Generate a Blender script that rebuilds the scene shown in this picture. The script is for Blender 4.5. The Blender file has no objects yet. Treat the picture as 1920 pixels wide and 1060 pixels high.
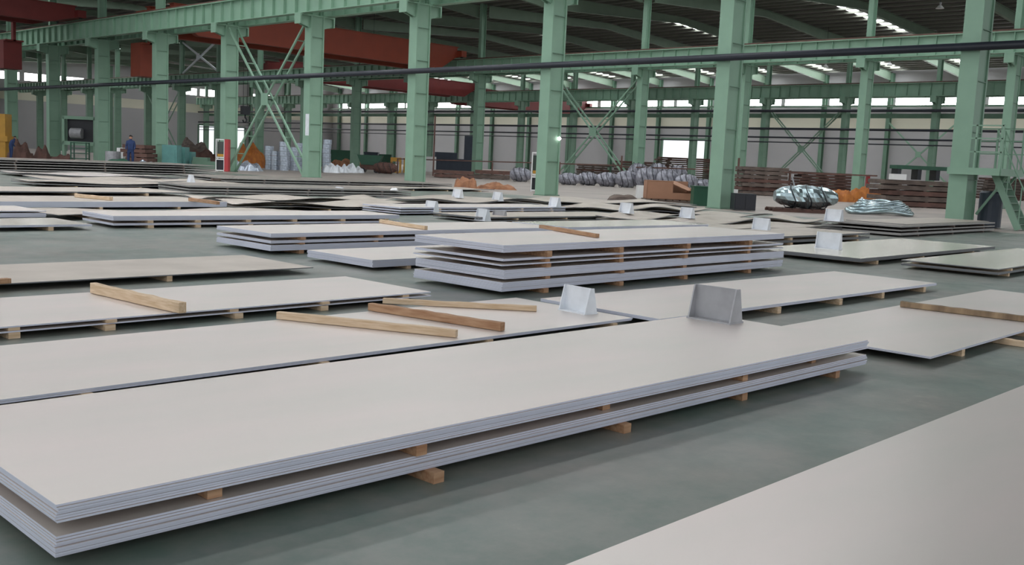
import bpy, math, random
from mathutils import Vector, Matrix
random.seed(7)
D = bpy.data
SC = bpy.context.scene
COL = SC.collection

# ------------------------------------------------------------------ camera
IW, IH, F, EYE = 1920, 1060, 1889.4175, 1.4
RW = Matrix(((0.69350407, 0.05354571, -0.71846013),
             (-0.71898042, 0.11515867, -0.68542369),
             (0.04603542, 0.99190289, 0.11836133)))      # camera axes -> world axes
cam = D.cameras.new('camera')
cam.sensor_fit = 'HORIZONTAL'
cam.sensor_width = 36.0
cam.lens = F / IW * 36.0
cam.clip_start = 0.05
cam.clip_end = 600
cam_o = D.objects.new('camera', cam)
COL.objects.link(cam_o)
m = RW.to_4x4()
m.translation = Vector((0, 0, EYE))
cam_o.matrix_world = m
SC.camera = cam_o


def ray(x, y):
    return RW @ Vector((x - IW / 2, -(y - IH / 2), -F))


def at(x, y, z=0.0):
    r = ray(x, y)
    return Vector((0, 0, EYE)) + r * ((z - EYE) / r.z)


def onX(x, y, X):
    r = ray(x, y)
    return Vector((0, 0, EYE)) + r * (X / r.x)


def mpp(P):
    c = RW.transposed() @ (Vector((P[0], P[1], P[2] if len(P) > 2 else 0)) - Vector((0, 0, EYE)))
    return -c.z / F


# ------------------------------------------------------------------ light and exposure
W = D.worlds.new('overcast_sky')
SC.world = W
W.use_nodes = True
nt = W.node_tree
bg = nt.nodes['Background']
bg.inputs[0].default_value = (0.93, 0.97, 1.0, 1)
bg.inputs[1].default_value = 1.15
SC.view_settings.view_transform = 'Standard'
SC.view_settings.look = 'None'
SC.view_settings.exposure = 0.0
SC.view_settings.gamma = 1.0
SC.view_settings.use_curve_mapping = False
SKYLIGHT = 11.0
SKYLIGHT_NEAR_UNSEEN = 11.3
WINDOW = 16.0

# ------------------------------------------------------------------ layout numbers
XA, XB, XC, XD = 33.6, 63.7, 97.1, 127.4
YA, YB, YC, YD = 12.19, 20.8, 38.3, 56.2
BAY = 9.0
YEND = 176.0
XNEAR = -6.0
EAVE = 15.3
RAILZ = 10.4


# ------------------------------------------------------------------ materials
def node_mat(name, col, rough=0.6, metal=0.0, var=0.12, scale=6.0, col2=None, bump=0.0, spec=0.5, stretch=(1, 1, 1), coat=0.0):
    mt = D.materials.new(name)
    mt.use_nodes = True
    n = mt.node_tree
    b = n.nodes['Principled BSDF']
    b.inputs['Roughness'].default_value = rough
    b.inputs['Metallic'].default_value = metal
    b.inputs['Specular IOR Level'].default_value = spec
    tc = n.nodes.new('ShaderNodeTexCoord')
    mp = n.nodes.new('ShaderNodeMapping')
    mp.inputs['Scale'].default_value = stretch
    nz = n.nodes.new('ShaderNodeTexNoise')
    nz.inputs['Scale'].default_value = scale
    nz.inputs['Detail'].default_value = 5
    cr = n.nodes.new('ShaderNodeValToRGB')
    c2 = col2 if col2 else tuple(max(0, c * (1 - 2 * var)) for c in col)
    cr.color_ramp.elements[0].position = 0.3
    cr.color_ramp.elements[1].position = 0.7
    cr.color_ramp.elements[0].color = (*c2, 1)
    cr.color_ramp.elements[1].color = (*col, 1)
    n.links.new(tc.outputs['Object'], mp.inputs[0])
    n.links.new(mp.outputs[0], nz.inputs['Vector'])
    n.links.new(nz.outputs['Fac'], cr.inputs[0])
    n.links.new(cr.outputs[0], b.inputs['Base Color'])
    if bump:
        bp = n.nodes.new('ShaderNodeBump')
        bp.inputs['Strength'].default_value = bump
        n.links.new(nz.outputs['Fac'], bp.inputs['Height'])
        n.links.new(bp.outputs[0], b.inputs['Normal'])
    return mt


def emit_mat(name, col, s):
    mt = D.materials.new(name)
    mt.use_nodes = True
    n = mt.node_tree
    n.nodes.clear()
    o = n.nodes.new('ShaderNodeOutputMaterial')
    e = n.nodes.new('ShaderNodeEmission')
    e.inputs[0].default_value = (*col, 1)
    e.inputs[1].default_value = s
    n.links.new(e.outputs[0], o.inputs[0])
    return mt


def s2l(r, g, b):
    f = lambda c: (c / 255 / 12.92) if c / 255 <= 0.04045 else ((c / 255 + 0.055) / 1.055) ** 2.4
    return (f(r), f(g), f(b))


M = {}
M['green'] = node_mat('green_paint', s2l(134, 168, 146), 0.5, var=0.06, scale=1.2)
M['green_dark'] = node_mat('green_paint_dull', s2l(106, 138, 118), 0.5, var=0.08, scale=1.2)
M['orange'] = node_mat('orange_crane_paint', s2l(142, 60, 38), 0.55, var=0.08, scale=1.0)
M['red_dark'] = node_mat('dark_red_crane_paint', s2l(112, 38, 36), 0.6, var=0.1, scale=1.0)
M['sheet'] = node_mat('pickled_steel', s2l(222, 210, 206), 0.38, 0.4, col2=s2l(212, 206, 200), scale=1.1, stretch=(0.6, 2.0, 1))
M['sheet_dull'] = node_mat('dull_hot_rolled_steel', s2l(192, 182, 172), 0.45, 0.35, col2=s2l(172, 162, 152), scale=1.6)
M['sheet_dark'] = node_mat('dark_mill_scale_steel', s2l(152, 144, 136), 0.45, 0.3, col2=s2l(124, 116, 112), scale=1.6)
M['sheet_bright'] = node_mat('bright_rolled_steel', s2l(232, 226, 216), 0.27, 0.55, col2=s2l(222, 216, 206), scale=0.8)
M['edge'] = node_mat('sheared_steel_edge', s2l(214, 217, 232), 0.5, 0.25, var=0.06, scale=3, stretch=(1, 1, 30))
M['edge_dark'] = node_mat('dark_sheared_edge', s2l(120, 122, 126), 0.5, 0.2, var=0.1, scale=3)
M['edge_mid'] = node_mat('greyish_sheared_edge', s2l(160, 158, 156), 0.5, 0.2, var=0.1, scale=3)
M['wood'] = node_mat('pale_pine', s2l(222, 198, 170), 0.75, col2=s2l(196, 166, 132), scale=9, stretch=(0.6, 6, 6), bump=0.2)
M['wood_dark'] = node_mat('weathered_pine', s2l(188, 152, 120), 0.8, col2=s2l(150, 108, 78), scale=7, stretch=(0.6, 5, 5), bump=0.25)
M['wood_stained'] = node_mat('stained_banded_timber', s2l(176, 150, 118), 0.8, col2=s2l(88, 70, 56), scale=6, stretch=(1.0, 0.2, 0.2), bump=0.1)
M['rust'] = node_mat('rusty_steel', s2l(110, 80, 72), 0.85, col2=s2l(84, 64, 58), scale=2.5)
M['brown_wood'] = node_mat('old_brown_timber', s2l(116, 102, 94), 0.85, col2=s2l(78, 68, 64), scale=2.0, stretch=(1, 1, 5))
M['white_steel'] = node_mat('pale_primed_steel', s2l(234, 238, 244), 0.5, 0.1, var=0.08, scale=5)
M['grey_steel'] = node_mat('grey_primed_steel', s2l(176, 176, 180), 0.5, 0.3, var=0.12, scale=5)
M['black_pipe'] = node_mat('black_pipe_paint', s2l(44, 48, 58), 0.4, var=0.1, scale=1)
M['roof'] = node_mat('dark_roof_decking', s2l(98, 96, 92), 0.7, col2=s2l(78, 76, 76), scale=0.15)
M['roof_beam'] = node_mat('pale_green_roof_beam', s2l(118, 138, 120), 0.6, var=0.06, scale=1)
M['purlin'] = node_mat('purlin_paint', s2l(126, 128, 118), 0.5, var=0.08, scale=1)
M['wall'] = node_mat('grey_cladding', s2l(178, 176, 178), 0.8, var=0.04, scale=0.2)
M['cream'] = node_mat('cream_cladding', s2l(222, 218, 200), 0.8, var=0.04, scale=0.2)
M['dark_green'] = node_mat('dark_green_paint', s2l(40, 86, 66), 0.5, var=0.1, scale=2)
M['black'] = node_mat('black_paint', s2l(34, 36, 44), 0.45, var=0.1, scale=2)
M['slate'] = node_mat('slate_grey_paint', s2l(60, 68, 82), 0.5, var=0.1, scale=2)
M['carton'] = node_mat('brown_cardboard', s2l(166, 124, 100), 0.85, var=0.05, scale=2)
M['foil'] = node_mat('crumpled_silver_wrap', s2l(196, 214, 218), 0.22, 0.85, col2=s2l(150, 168, 174), scale=3, bump=0.9)
M['plastic_grey'] = node_mat('grey_wrapped_bundle', s2l(166, 166, 176), 0.35, 0.3, col2=s2l(92, 92, 102), scale=3, bump=0.8)
M['coil'] = node_mat('galvanised_coil', s2l(206, 214, 226), 0.3, 0.6, col2=s2l(150, 160, 176), scale=6, stretch=(1, 1, 4))
M['tarp'] = node_mat('brown_tarpaulin', s2l(170, 120, 88), 0.85, col2=s2l(128, 88, 66), scale=4, bump=0.6)
M['yellow'] = node_mat('yellow_paint', s2l(200, 150, 56), 0.5, var=0.1, scale=2)
M['amber'] = node_mat('rust_orange_steel', s2l(190, 118, 48), 0.7, col2=s2l(150, 84, 36), scale=3)
M['red'] = node_mat('red_paint', s2l(178, 58, 62), 0.5, var=0.05, scale=2)
M['white'] = node_mat('white_paint', s2l(232, 232, 232), 0.6, var=0.03, scale=2)
M['teal'] = node_mat('teal_machine_paint', s2l(96, 150, 146), 0.5, var=0.1, scale=2)
M['blue_cloth'] = node_mat('blue_work_clothes', s2l(44, 62, 104), 0.9, var=0.1, scale=6)
M['skin'] = node_mat('skin', s2l(190, 142, 118), 0.7, var=0.03, scale=6)
M['hair'] = node_mat('dark_hair', s2l(30, 26, 24), 0.7, var=0.1, scale=9)
M['glass_dark'] = node_mat('dark_glass', s2l(70, 78, 74), 0.15, var=0.1, scale=2)
M['skylight'] = emit_mat('skylight_daylight', (0.94, 0.98, 1.0), SKYLIGHT)
M['skylight_near_unseen'] = emit_mat('nearest_span_unseen_skylight', (0.96, 0.98, 1.0), SKYLIGHT_NEAR_UNSEEN)
M['window'] = emit_mat('window_daylight', (1.0, 0.98, 1.0), WINDOW)
M['lamp'] = emit_mat('lamp_glow', (1, 1, 0.96), 6)


def floor_material():
    mt = D.materials.new('green_worn_floor')
    mt.use_nodes = True
    n = mt.node_tree
    L = n.links
    b = n.nodes['Principled BSDF']
    tc = n.nodes.new('ShaderNodeTexCoord')
    def noise(s, d=6, r=0.6):
        z = n.nodes.new('ShaderNodeTexNoise')
        z.inputs['Scale'].default_value = s
        z.inputs['Detail'].default_value = d
        z.inputs['Roughness'].default_value = r
        L.new(tc.outputs['Object'], z.inputs['Vector'])
        return z
    def ramp(src, p0, c0, p1, c1):
        c = n.nodes.new('ShaderNodeValToRGB')
        c.color_ramp.elements[0].position = p0
        c.color_ramp.elements[1].position = p1
        c.color_ramp.elements[0].color = (*c0, 1)
        c.color_ramp.elements[1].color = (*c1, 1)
        L.new(src, c.inputs[0])
        return c
    def mix(fac, a, bb):
        x = n.nodes.new('ShaderNodeMix')
        x.data_type = 'RGBA'
        L.new(fac, x.inputs['Factor'])
        L.new(a, x.inputs['A'])
        L.new(bb, x.inputs['B'])
        return x
    base = ramp(noise(0.55).outputs['Fac'], 0.42, s2l(96, 112, 104), 0.58, s2l(128, 126, 120))
    fine = ramp(noise(2.6, 8, 0.7).outputs['Fac'], 0.38, s2l(92, 108, 101), 0.64, s2l(132, 130, 124))
    half = n.nodes.new('ShaderNodeValue')
    half.outputs[0].default_value = 0.55
    a = mix(half.outputs[0], base.outputs[0], fine.outputs[0])
    # pale worn spots
    w = ramp(noise(1.3, 9, 0.75).outputs['Fac'], 0.64, (0, 0, 0), 0.70, (1, 1, 1))
    wc = n.nodes.new('ShaderNodeRGB')
    wc.outputs[0].default_value = (*s2l(150, 145, 136), 1)
    m2 = n.nodes.new('ShaderNodeMath')
    m2.operation = 'MULTIPLY'
    m2.inputs[1].default_value = 0.45
    L.new(w.outputs[0], m2.inputs[0])
    c = mix(m2.outputs[0], a.outputs['Result'], wc.outputs[0])
    L.new(c.outputs['Result'], b.inputs['Base Color'])
    r = ramp(noise(0.9).outputs['Fac'], 0.3, (0.28,) * 3, 0.7, (0.48,) * 3)
    L.new(r.outputs[0], b.inputs['Roughness'])
    b.inputs['Specular IOR Level'].default_value = 0.4
    return mt


M['floor'] = floor_material()
M['floor_pale'] = node_mat('pale_concrete_floor', s2l(168, 157, 150), 0.5, col2=s2l(142, 134, 128), scale=0.35)
M['ground'] = node_mat('outside_concrete', s2l(190, 188, 182), 0.9, var=0.05, scale=0.3)


# ------------------------------------------------------------------ mesh helpers
class MB:
    def __init__(s):
        s.v, s.f, s.mi = [], [], []

    def box(s, c, d, R=None, mi=0, taper=None):
        """box centred at c with full dims d; R optional matrix; taper=(tx,ty) scales top"""
        n = len(s.v)
        tx, ty = taper if taper else (1, 1)
        for dz in (-.5, .5):
            kx, ky = (tx, ty) if dz > 0 else (1, 1)
            for dx, dy in ((-.5, -.5), (.5, -.5), (.5, .5), (-.5, .5)):
                p = Vector((dx * d[0] * kx, dy * d[1] * ky, dz * d[2]))
                if R is not None:
                    p = R @ p
                s.v.append(tuple(p + Vector(c)))
        for q in ((0, 3, 2, 1), (4, 5, 6, 7), (0, 1, 5, 4), (1, 2, 6, 5), (2, 3, 7, 6), (3, 0, 4, 7)):
            s.f.append(tuple(n + i for i in q))
            s.mi.append(mi)
        return s

    def b2(s, lo, hi, mi=0):
        c = [(a + b) / 2 for a, b in zip(lo, hi)]
        return s.box(c, [abs(b - a) for a, b in zip(lo, hi)], mi=mi)

    def bar(s, p, q, w, h=None, mi=0, up=(0, 0, 1)):
        p, q = Vector(p), Vector(q)
        h = h or w
        x = (q - p)
        L = x.length
        x.normalize()
        u = Vector(up)
        if abs(x.dot(u)) > .98:
            u = Vector((1, 0, 0))
        y = u.cross(x).normalized()
        z = x.cross(y)
        R = Matrix((x, y, z)).transposed()
        return s.box((p + q) / 2, (L, w, h), R, mi)

    def tube(s, pts, r, n=10, mi=0, caps=True, closed=False):
        pts = [Vector(p) for p in pts]
        rs = r if isinstance(r, (list, tuple)) else [r] * len(pts)
        base = len(s.v)
        N = len(pts)
        prev = None
        for i, p in enumerate(pts):
            if closed:
                t = pts[(i + 1) % N] - pts[i - 1]
            else:
                t = pts[min(i + 1, N - 1)] - pts[max(i - 1, 0)]
            t.normalize()
            if prev is None:
                u = Vector((0, 0, 1)) if abs(t.z) < .9 else Vector((1, 0, 0))
            else:
                u = prev
            a = (u - t * u.dot(t)).normalized()
            prev = a
            b = t.cross(a)
            for k in range(n):
                th = 2 * math.pi * k / n
                s.v.append(tuple(p + (a * math.cos(th) + b * math.sin(th)) * rs[i]))
        for i in range(N if closed else N - 1):
            j = (i + 1) % N
            for k in range(n):
                l = (k + 1) % n
                s.f.append((base + i * n + k, base + i * n + l, base + j * n + l, base + j * n + k))
                s.mi.append(mi)
        if caps and not closed:
            s.f.append(tuple(base + k for k in range(n))[::-1]); s.mi.append(mi)
            s.f.append(tuple(base + (N - 1) * n + k for k in range(n))); s.mi.append(mi)
        return s

    def prism(s, poly, axis, a, b, mi=0):
        """extrude 2d poly; axis 'x': poly in (y,z); 'y': (x,z); 'z': (x,y)"""
        n = len(s.v)
        k = len(poly)
        for t in (a, b):
            for u, w in poly:
                s.v.append({'x': (t, u, w), 'y': (u, t, w), 'z': (u, w, t)}[axis])
        s.f.append(tuple(range(n, n + k))[::-1]); s.mi.append(mi)
        s.f.append(tuple(range(n + k, n + 2 * k))); s.mi.append(mi)
        for i in range(k):
            j = (i + 1) % k
            s.f.append((n + i, n + j, n + k + j, n + k + i)); s.mi.append(mi)
        return s

    def mesh(s, name, mats):
        me = D.meshes.new(name)
        me.from_pydata(s.v, [], s.f)
        for x in (mats if isinstance(mats, (list, tuple)) else [mats]):
            me.materials.append(x)
        if any(s.mi):
            me.polygons.foreach_set('material_index', s.mi)
        me.update()
        import bmesh
        bm = bmesh.new()
        bm.from_mesh(me)
        bmesh.ops.recalc_face_normals(bm, faces=bm.faces)
        bm.to_mesh(me)
        bm.free()
        return me

    def build(s, name, mats, parent=None, loc=None, rz=0.0, smooth=False, bevel=0.0):
        me = s.mesh(name, mats)
        o = D.objects.new(name, me)
        COL.objects.link(o)
        if smooth:
            me.polygons.foreach_set('use_smooth', [True] * len(me.polygons))
        if loc is not None:
            o.location = loc
        o.rotation_euler = (0, 0, rz)
        if parent is not None:
            o.parent = parent
        if bevel:
            md = o.modifiers.new('bevel', 'BEVEL')
            md.width = bevel
            md.segments = 2
            md.limit_method = 'ANGLE'
        return o


def tag(o, label, cat, group=None, kind=None):
    o['label'] = label
    o['category'] = cat
    if group:
        o['group'] = group
    if kind:
        o['kind'] = kind
    return o


def struct(o):
    o['kind'] = 'structure'
    return o


def empty(name, loc=(0, 0, 0), rz=0.0):
    o = D.objects.new(name, None)
    COL.objects.link(o)
    o.location = loc
    o.rotation_euler = (0, 0, rz)
    o.empty_display_size = .2
    return o


def copy_tree(o, parent=None):
    c = o.copy()
    COL.objects.link(c)
    c.parent = parent
    for ch in list(o.children):
        copy_tree(ch, c)
    return c


ORD = ['first', 'second', 'third', 'fourth', 'fifth', 'sixth', 'seventh', 'eighth', 'ninth', 'tenth', 'eleventh', 'twelfth',
       'thirteenth', 'fourteenth', 'fifteenth', 'sixteenth', 'seventeenth', 'eighteenth', 'nineteenth', 'twentieth', 'twenty-first',
       'twenty-second', 'twenty-third', 'twenty-fourth']

# ------------------------------------------------------------------ the setting
# floor: green-painted in the near bay, pale concrete beyond the first row of columns
struct(MB().b2((XNEAR, -20, -.2), (31.8, YEND, 0)).build('floor', M['floor']))
struct(MB().b2((31.8, -20, -.2), (XD + .3, YEND, 0)).build('floor_pale', M['floor_pale']))
struct(MB().b2((-60, -80, -.5), (260, 260, -.25)).build('outside_ground', M['ground']))

# far wall with a gateway and a strip of windows
GATES = [(83.6, 91.6, 6.1), (191, 200, 5.5)]
WZ0, WZ1 = 10.72, 11.78
w = MB()
G0, G1, GH = GATES[0]
w.b2((XD + .3, 0, 0), (XD + .5, G0, 7.9))
w.b2((XD + .3, G1, 0), (XD + .5, YEND, 7.9))
w.b2((XD + .3, G0, GH), (XD + .5, G1, 7.9))
w.b2((XD + .3, 0, 9.5), (XD + .5, YEND, WZ0))
w.b2((XD + .3, 0, WZ1), (XD + .5, YEND, EAVE + .3))
struct(w.build('wall_far', M['wall']))
struct(MB().b2((XD + .26, 0, 7.9), (XD + .5, YEND, 9.5)).build('trim_1', M['cream']))
gf = MB()
for y in (G0, (G0 + G1) / 2 - 1.3, G1):
    gf.b2((XD + .2, y - .15, 0), (XD + .55, y + .15, GH))
gf.b2((XD + .2, G0, GH - .2), (XD + .55, G1, GH + .1))
dg = struct(gf.build('door_1', M['green_dark']))
# end wall on the left with its own strip of windows and gateway
w = MB()
WE0, WE1 = 11.15, 12.35
EG0, EG1, EGH = 97.0, 107.0, 5.8
w.b2((XNEAR, YEND, 0), (EG0, YEND + .2, 7.9))
w.b2((EG1, YEND, 0), (XD + .5, YEND + .2, 7.9))
w.b2((EG0, YEND, EGH), (EG1, YEND + .2, 7.9))
w.b2((XNEAR, YEND, 9.5), (XD + .5, YEND + .2, WE0))
w.b2((XNEAR, YEND, WE1), (XD + .5, YEND + .2, EAVE + 1.2))
struct(w.build('wall_left', M['wall']))
struct(MB().b2((XNEAR, YEND - .04, 7.9), (XD + .3, YEND + .2, 9.5)).build('trim_2', M['cream']))
gf = MB()
for x in (EG0, 102.5, EG1):
    gf.b2((x - .15, YEND - .1, 0), (x + .15, YEND + .25, EGH))
gf.b2((EG0, YEND - .1, EGH - .2), (EG1, YEND + .25, EGH + .1))
struct(gf.build('door_2', M['green_dark']))
# window panes, one per bay
k = 1
y = YD - 2 * BAY
while y < YEND - BAY:
    a, b = y + .55, y + BAY - .55
    if k % 3 == 0:
        segs = ((a, a + 2.2), (a + 2.9, b))
    else:
        segs = ((a, b - 2.4), (b - 1.8, b))
    for q0, q1 in segs:
        struct(MB().b2((XD + .34, q0, WZ0), (XD + .4, q1, WZ1)).build('window_%d' % k, M['window']))
        k += 1
    y += BAY
# frame bits between the panes close the strip
w = MB()
y = YD - 2 * BAY
kk = 1
while y < YEND - BAY:
    a, b = y + .55, y + BAY - .55
    g0, g1 = (a + 2.2, a + 2.9) if (kk % 3 == 0) else (b - 2.4, b - 1.8)
    w.b2((XD + .3, y - .55, WZ0), (XD + .5, y + .55, WZ1))
    w.b2((XD + .3, g0, WZ0), (XD + .5, g1, WZ1))
    kk += 2
    y += BAY
w.b2((XD + .3, y - .55, WZ0), (XD + .5, YEND, WZ1))
w.b2((XD + .3, 0, WZ0), (XD + .5, YD - 2 * BAY, WZ1))
struct(w.build('trim_3', M['wall']))
xs = [(61.5, 64.8), (65.6, 75.4), (76.2, 78.0), (78.9, 81.5), (86.5, 89.4), (94.2, 96.6), (97.3, 104.2), (108.6, 113.4), (114.1, 115.8), (116.3, 119.2), (119.9, 124.5), (36, 42), (43, 49), (50, 54)]
w = MB()
last = XNEAR
for q0, q1 in sorted(xs):
    w.b2((last, YEND, WE0), (q0, YEND + .2, WE1))
    last = q1
    struct(MB().b2((q0, YEND + .05, WE0), (q1, YEND + .1, WE1)).build('window_%d' % k, M['window']))
    k += 1
w.b2((last, YEND, WE0), (XD + .5, YEND + .2, WE1))
struct(w.build('trim_4', M['wall']))
WINK = k

# roof: shallow gables over each span, translucent strips every second bay in the third, elsewhere placed for their light
SPANS = [(XNEAR, XA, YA, 'nearest'), (XA, XB, YA, 'second'), (XB, XC, YC, 'third'), (XC, XD, YC, 'farthest')]
RISE = {0: 1.0, 1: 0.7, 2: 0.65, 3: 0.7}


def roof_z(x, i):
    x0, x1 = SPANS[i][0], SPANS[i][1]
    mid = (x0 + x1) / 2
    return EAVE + RISE[i] * (1 - abs(x - mid) / (mid - x0))


SKY_W = {0: 1.6, 1: 1.5, 2: .95, 3: 1.2}
for i, (x0, x1, yo, nm) in enumerate(SPANS):
    mid = (x0 + x1) / 2
    roof = MB()
    strips = []
    if i == 0:
        ys = [yo + 3 + BAY * j for j in (0, 1, 2, 3, 4, 5, 8, 12)]  # out-of-view strips, added and spaced to light the plates and throw shadows forward
    elif i == 1:
        ys = [yo + 4.5 + BAY * j for j in (0, 1, 2, 3, 4, 9, 13)]  # extra strips added to brighten the floor beyond the first columns
    elif i == 2:
        ys = [41.3 + 2 * BAY * j for j in range(-1, 8)]
    else:
        ys = [46 + BAY * j for j in range(-3, 14)]  # extra strips in every bay, added to brighten the far wall
    hw = SKY_W[i] / 2
    edges = [-12.0]
    for y in ys:
        edges += [y - hw, y + hw]
    edges.append(YEND)
    for side in (0, 1):
        xa, xb = (x0, mid) if side == 0 else (mid, x1)
        za, zb = roof_z(xa, i), roof_z(xb, i)
        # inset of the translucent strip in from ridge and eave
        xi, xj = xa + (xb - xa) * .07, xb - (xb - xa) * .07
        zi, zj = za + (zb - za) * .07, zb - (zb - za) * .07
        poly = lambda a, b, c, d: [(a, c), (b, d), (b, d + .12), (a, c + .12)]
        for e in range(0, len(edges) - 1):
            if e % 2 == 0:
                roof.prism(poly(xa, xb, za, zb), 'y', edges[e], edges[e + 1])
            else:
                roof.prism(poly(xa, xi, za, zi), 'y', edges[e], edges[e + 1])
                roof.prism(poly(xj, xb, zj, zb), 'y', edges[e], edges[e + 1])
                struct(MB().prism(poly(xi, xj, zi + .03, zj + .03), 'y', edges[e], edges[e + 1]).build('window_%d' % WINK, M['skylight_near_unseen' if i == 0 else 'skylight']))
                WINK += 1
    o = struct(roof.build('ceiling_%d' % (i + 1) if i else 'ceiling', M['roof']))

# roof beams (one frame per column line) and purlins
for i, (x0, x1, yo, nm) in enumerate(SPANS):
    mid = (x0 + x1) / 2
    first = None
    b = MB()
    for sx in (0, 1):
        xa, xb = (x0 + .2, mid) if sx == 0 else (mid, x1 - .2)
        za, zb = roof_z(xa, i) - .28, roof_z(xb, i) - .28
        da, db = (1.0, .55) if sx == 0 else (.55, 1.0)
        b.prism([(xa, za - da), (xb, zb - db), (xb, zb), (xa, za)], 'y', -.04, .04)
        b.prism([(xa, za - da - .04), (xb, zb - db - .04), (xb, zb - db), (xa, za - da)], 'y', -.16, .16)
        b.prism([(xa, za - .04), (xb, zb - .04), (xb, zb), (xa, za)], 'y', -.16, .16)
    n0 = -1 if i < 2 else -2
    for j in range(n0, 18):
        y = yo + BAY * j
        if y > YEND - 2 or y < 0:
            continue
        if first is None:
            first = b.build('roof_beam', M['roof_beam'], loc=(0, y, 0))
            o = first
        else:
            o = first.copy()
            COL.objects.link(o)
            o.location = (0, y, 0)
        tag(o, 'pale green tapered roof beam crossing the %s span, %s from the right' % (nm, ORD[j - n0]), 'roof beam', 'roof beams of the %s span' % nm)
    pf = None
    npur = 20
    for j in range(npur):
        x = x0 + .8 + (x1 - x0 - 1.6) * j / (npur - 1)
        if pf is None:
            pf = MB().b2((-.03, -12, -.18), (.03, YEND, -.02)).b2((-.03, -12, -.2), (.1, YEND, -.18)).build('purlin', M['purlin'])
            o = pf
        else:
            o = pf.copy()
            COL.objects.link(o)
        o.location = (x, 0, roof_z(x, i))
        tag(o, 'slim lengthwise purlin under the %s roof span, %s from its near side' % (nm, ORD[j]), 'purlin', 'purlins of the %s span' % nm)


# ------------------------------------------------------------------ columns
def make_column(row):
    """origin at floor, X depth, Y width"""
    root = empty('steel_column')
    wd = .58 if row == 0 else .5
    dp = .9
    s = MB()
    s.b2((-dp / 2, -wd / 2, .05), (-dp / 2 + .09, wd / 2, 9.0))
    s.b2((dp / 2 - .09, -wd / 2, .05), (dp / 2, wd / 2, 9.0))
    s.b2((-dp / 2 + .09, -wd / 2 + .05, .05), (dp / 2 - .09, wd / 2 - .05, 9.0))
    s.build('shaft', M['green'], root)
    st = MB()
    for z in (1.5, 3.0, 4.6, 6.2, 7.8):
        for sy in (-1, 1):
            st.b2((-dp / 2 + .09, sy * (wd / 2 - .05), z), (dp / 2 - .09, sy * (wd / 2 + .01), z + .025))
    st.build('stiffener_plates', M['green_dark'], root)
    MB().b2((-dp / 2 - .05, -wd / 2 - .05, 0), (dp / 2 + .05, wd / 2 + .05, .05)).build('base_plate', M['green_dark'], root)
    br = MB()
    for sy in (-1, 1):
        br.prism([(-1.1, 8.5), (-.45, 8.3), (.45, 8.3), (1.1, 8.5), (1.1, 9.0), (-1.1, 9.0)], 'y', sy * .12 - .03, sy * .12 + .03)
    br.b2((-1.16, -.28, 8.94), (1.16, .28, 9.02))
    br.b2((-1.16, -.28, 8.46), (-1.08, .28, 8.96))
    br.b2((1.08, -.28, 8.46), (1.16, .28, 8.96))
    br.build('bracket', M['green'], root)
    up = MB()
    up.b2((-.28, -.17, 9.02), (-.24, .17, EAVE - .1))
    up.b2((.24, -.17, 9.02), (.28, .17, EAVE - .1))
    up.b2((-.24, -.02, 9.02), (.24, .02, EAVE - .1))
    up.build('upper_shaft', M['green'], root)
    return root


def place_columns(X, Y0, ns, rowname, proto_row, total_from):
    proto = make_column(proto_row)
    i = 0
    for n in ns:
        o = proto if i == 0 else copy_tree(proto)
        o.location = (X, Y0 + BAY * n, 0)
        if n < total_from:
            lb = 'green steel column of the %s, standing past the right end of the view' % rowname
        else:
            lb = 'green steel column of the %s, %s counted from the right' % (rowname, ORD[n - total_from])
        tag(o, lb, 'column', 'green columns of the %s' % rowname)
        i += 1


place_columns(XA, YA, range(-1, 18), 'nearest row', 0, 0)
place_columns(XB, YB, range(-1, 17), 'second row', 1, 0)
place_columns(XC, YC, range(-2, 16), 'third row', 1, -1)
for o in list(COL.objects):
    if o.name.startswith('steel_column') and abs(o.location.x - XC) < .1:
        o.scale = (1, 1, 9.38 / 9.02)
# wall columns
wc = MB().b2((-.3, -.25, 0), (-.24, .25, EAVE - .4)).b2((.24, -.25, 0), (.3, .25, EAVE - .4)).b2((-.24, -.03, 0), (.24, .03, EAVE - .4))
wco = None
for n in range(-2, 14):
    if wco is None:
        wco = wc.build('wall_column', M['green_dark'])
        o = wco
    else:
        o = wco.copy()
        COL.objects.link(o)
    o.location = (XD - .05, YD + BAY * n, 0)
    tag(o, 'slender green column against the far wall, %s counted from the right' % ORD[n + 2], 'column', 'columns against the far wall')
wco = None
for n, x in enumerate((46, 56, 72, 80, 89, 108, 116)):
    if wco is None:
        wco = wc.build('wall_column', M['green_dark'])
        o = wco
    else:
        o = wco.copy()
        COL.objects.link(o)
    o.location = (x, YEND - .35, 0)
    o.rotation_euler = (0, 0, math.pi / 2)
    tag(o, 'slender green column against the left end wall, %s counted from the left' % ORD[n], 'column', 'columns against the left end wall')


# ------------------------------------------------------------------ crane runways
def runway(X, y0, name, lab):
    root = empty('crane_runway', (X, 0, .36 if X > 90 else 0))
    g = MB()
    g.b2((-.22, y0, 9.03), (.22, YEND - .6, 9.07))
    g.b2((-.22, y0, 10.22), (.22, YEND - .6, 10.28))
    g.b2((-.02, y0, 9.07), (.02, YEND - .6, 10.22))
    y = y0 + .5
    while y < YEND - 1:
        g.b2((-.2, y, 9.07), (-.02, y + .03, 10.22))
        y += 1.125
    g.build('girder', M['green'], root)
    MB().b2((-.05, y0, 10.28), (.05, YEND - .6, 10.40)).build('rail', M['rust'], root)
    tag(root, lab, 'crane runway beam', 'crane runway beams')


for X, y0, nm in ((XA, 2, 'nearest row'), (XB, 10, 'second row'), (XC, 19, 'third row')):
    runway(X - .85, y0, nm, 'green crane runway girder carried on the near side of the %s of columns' % nm)
    runway(X + .85, y0, nm, 'green crane runway girder carried on the far side of the %s of columns' % nm)


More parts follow.
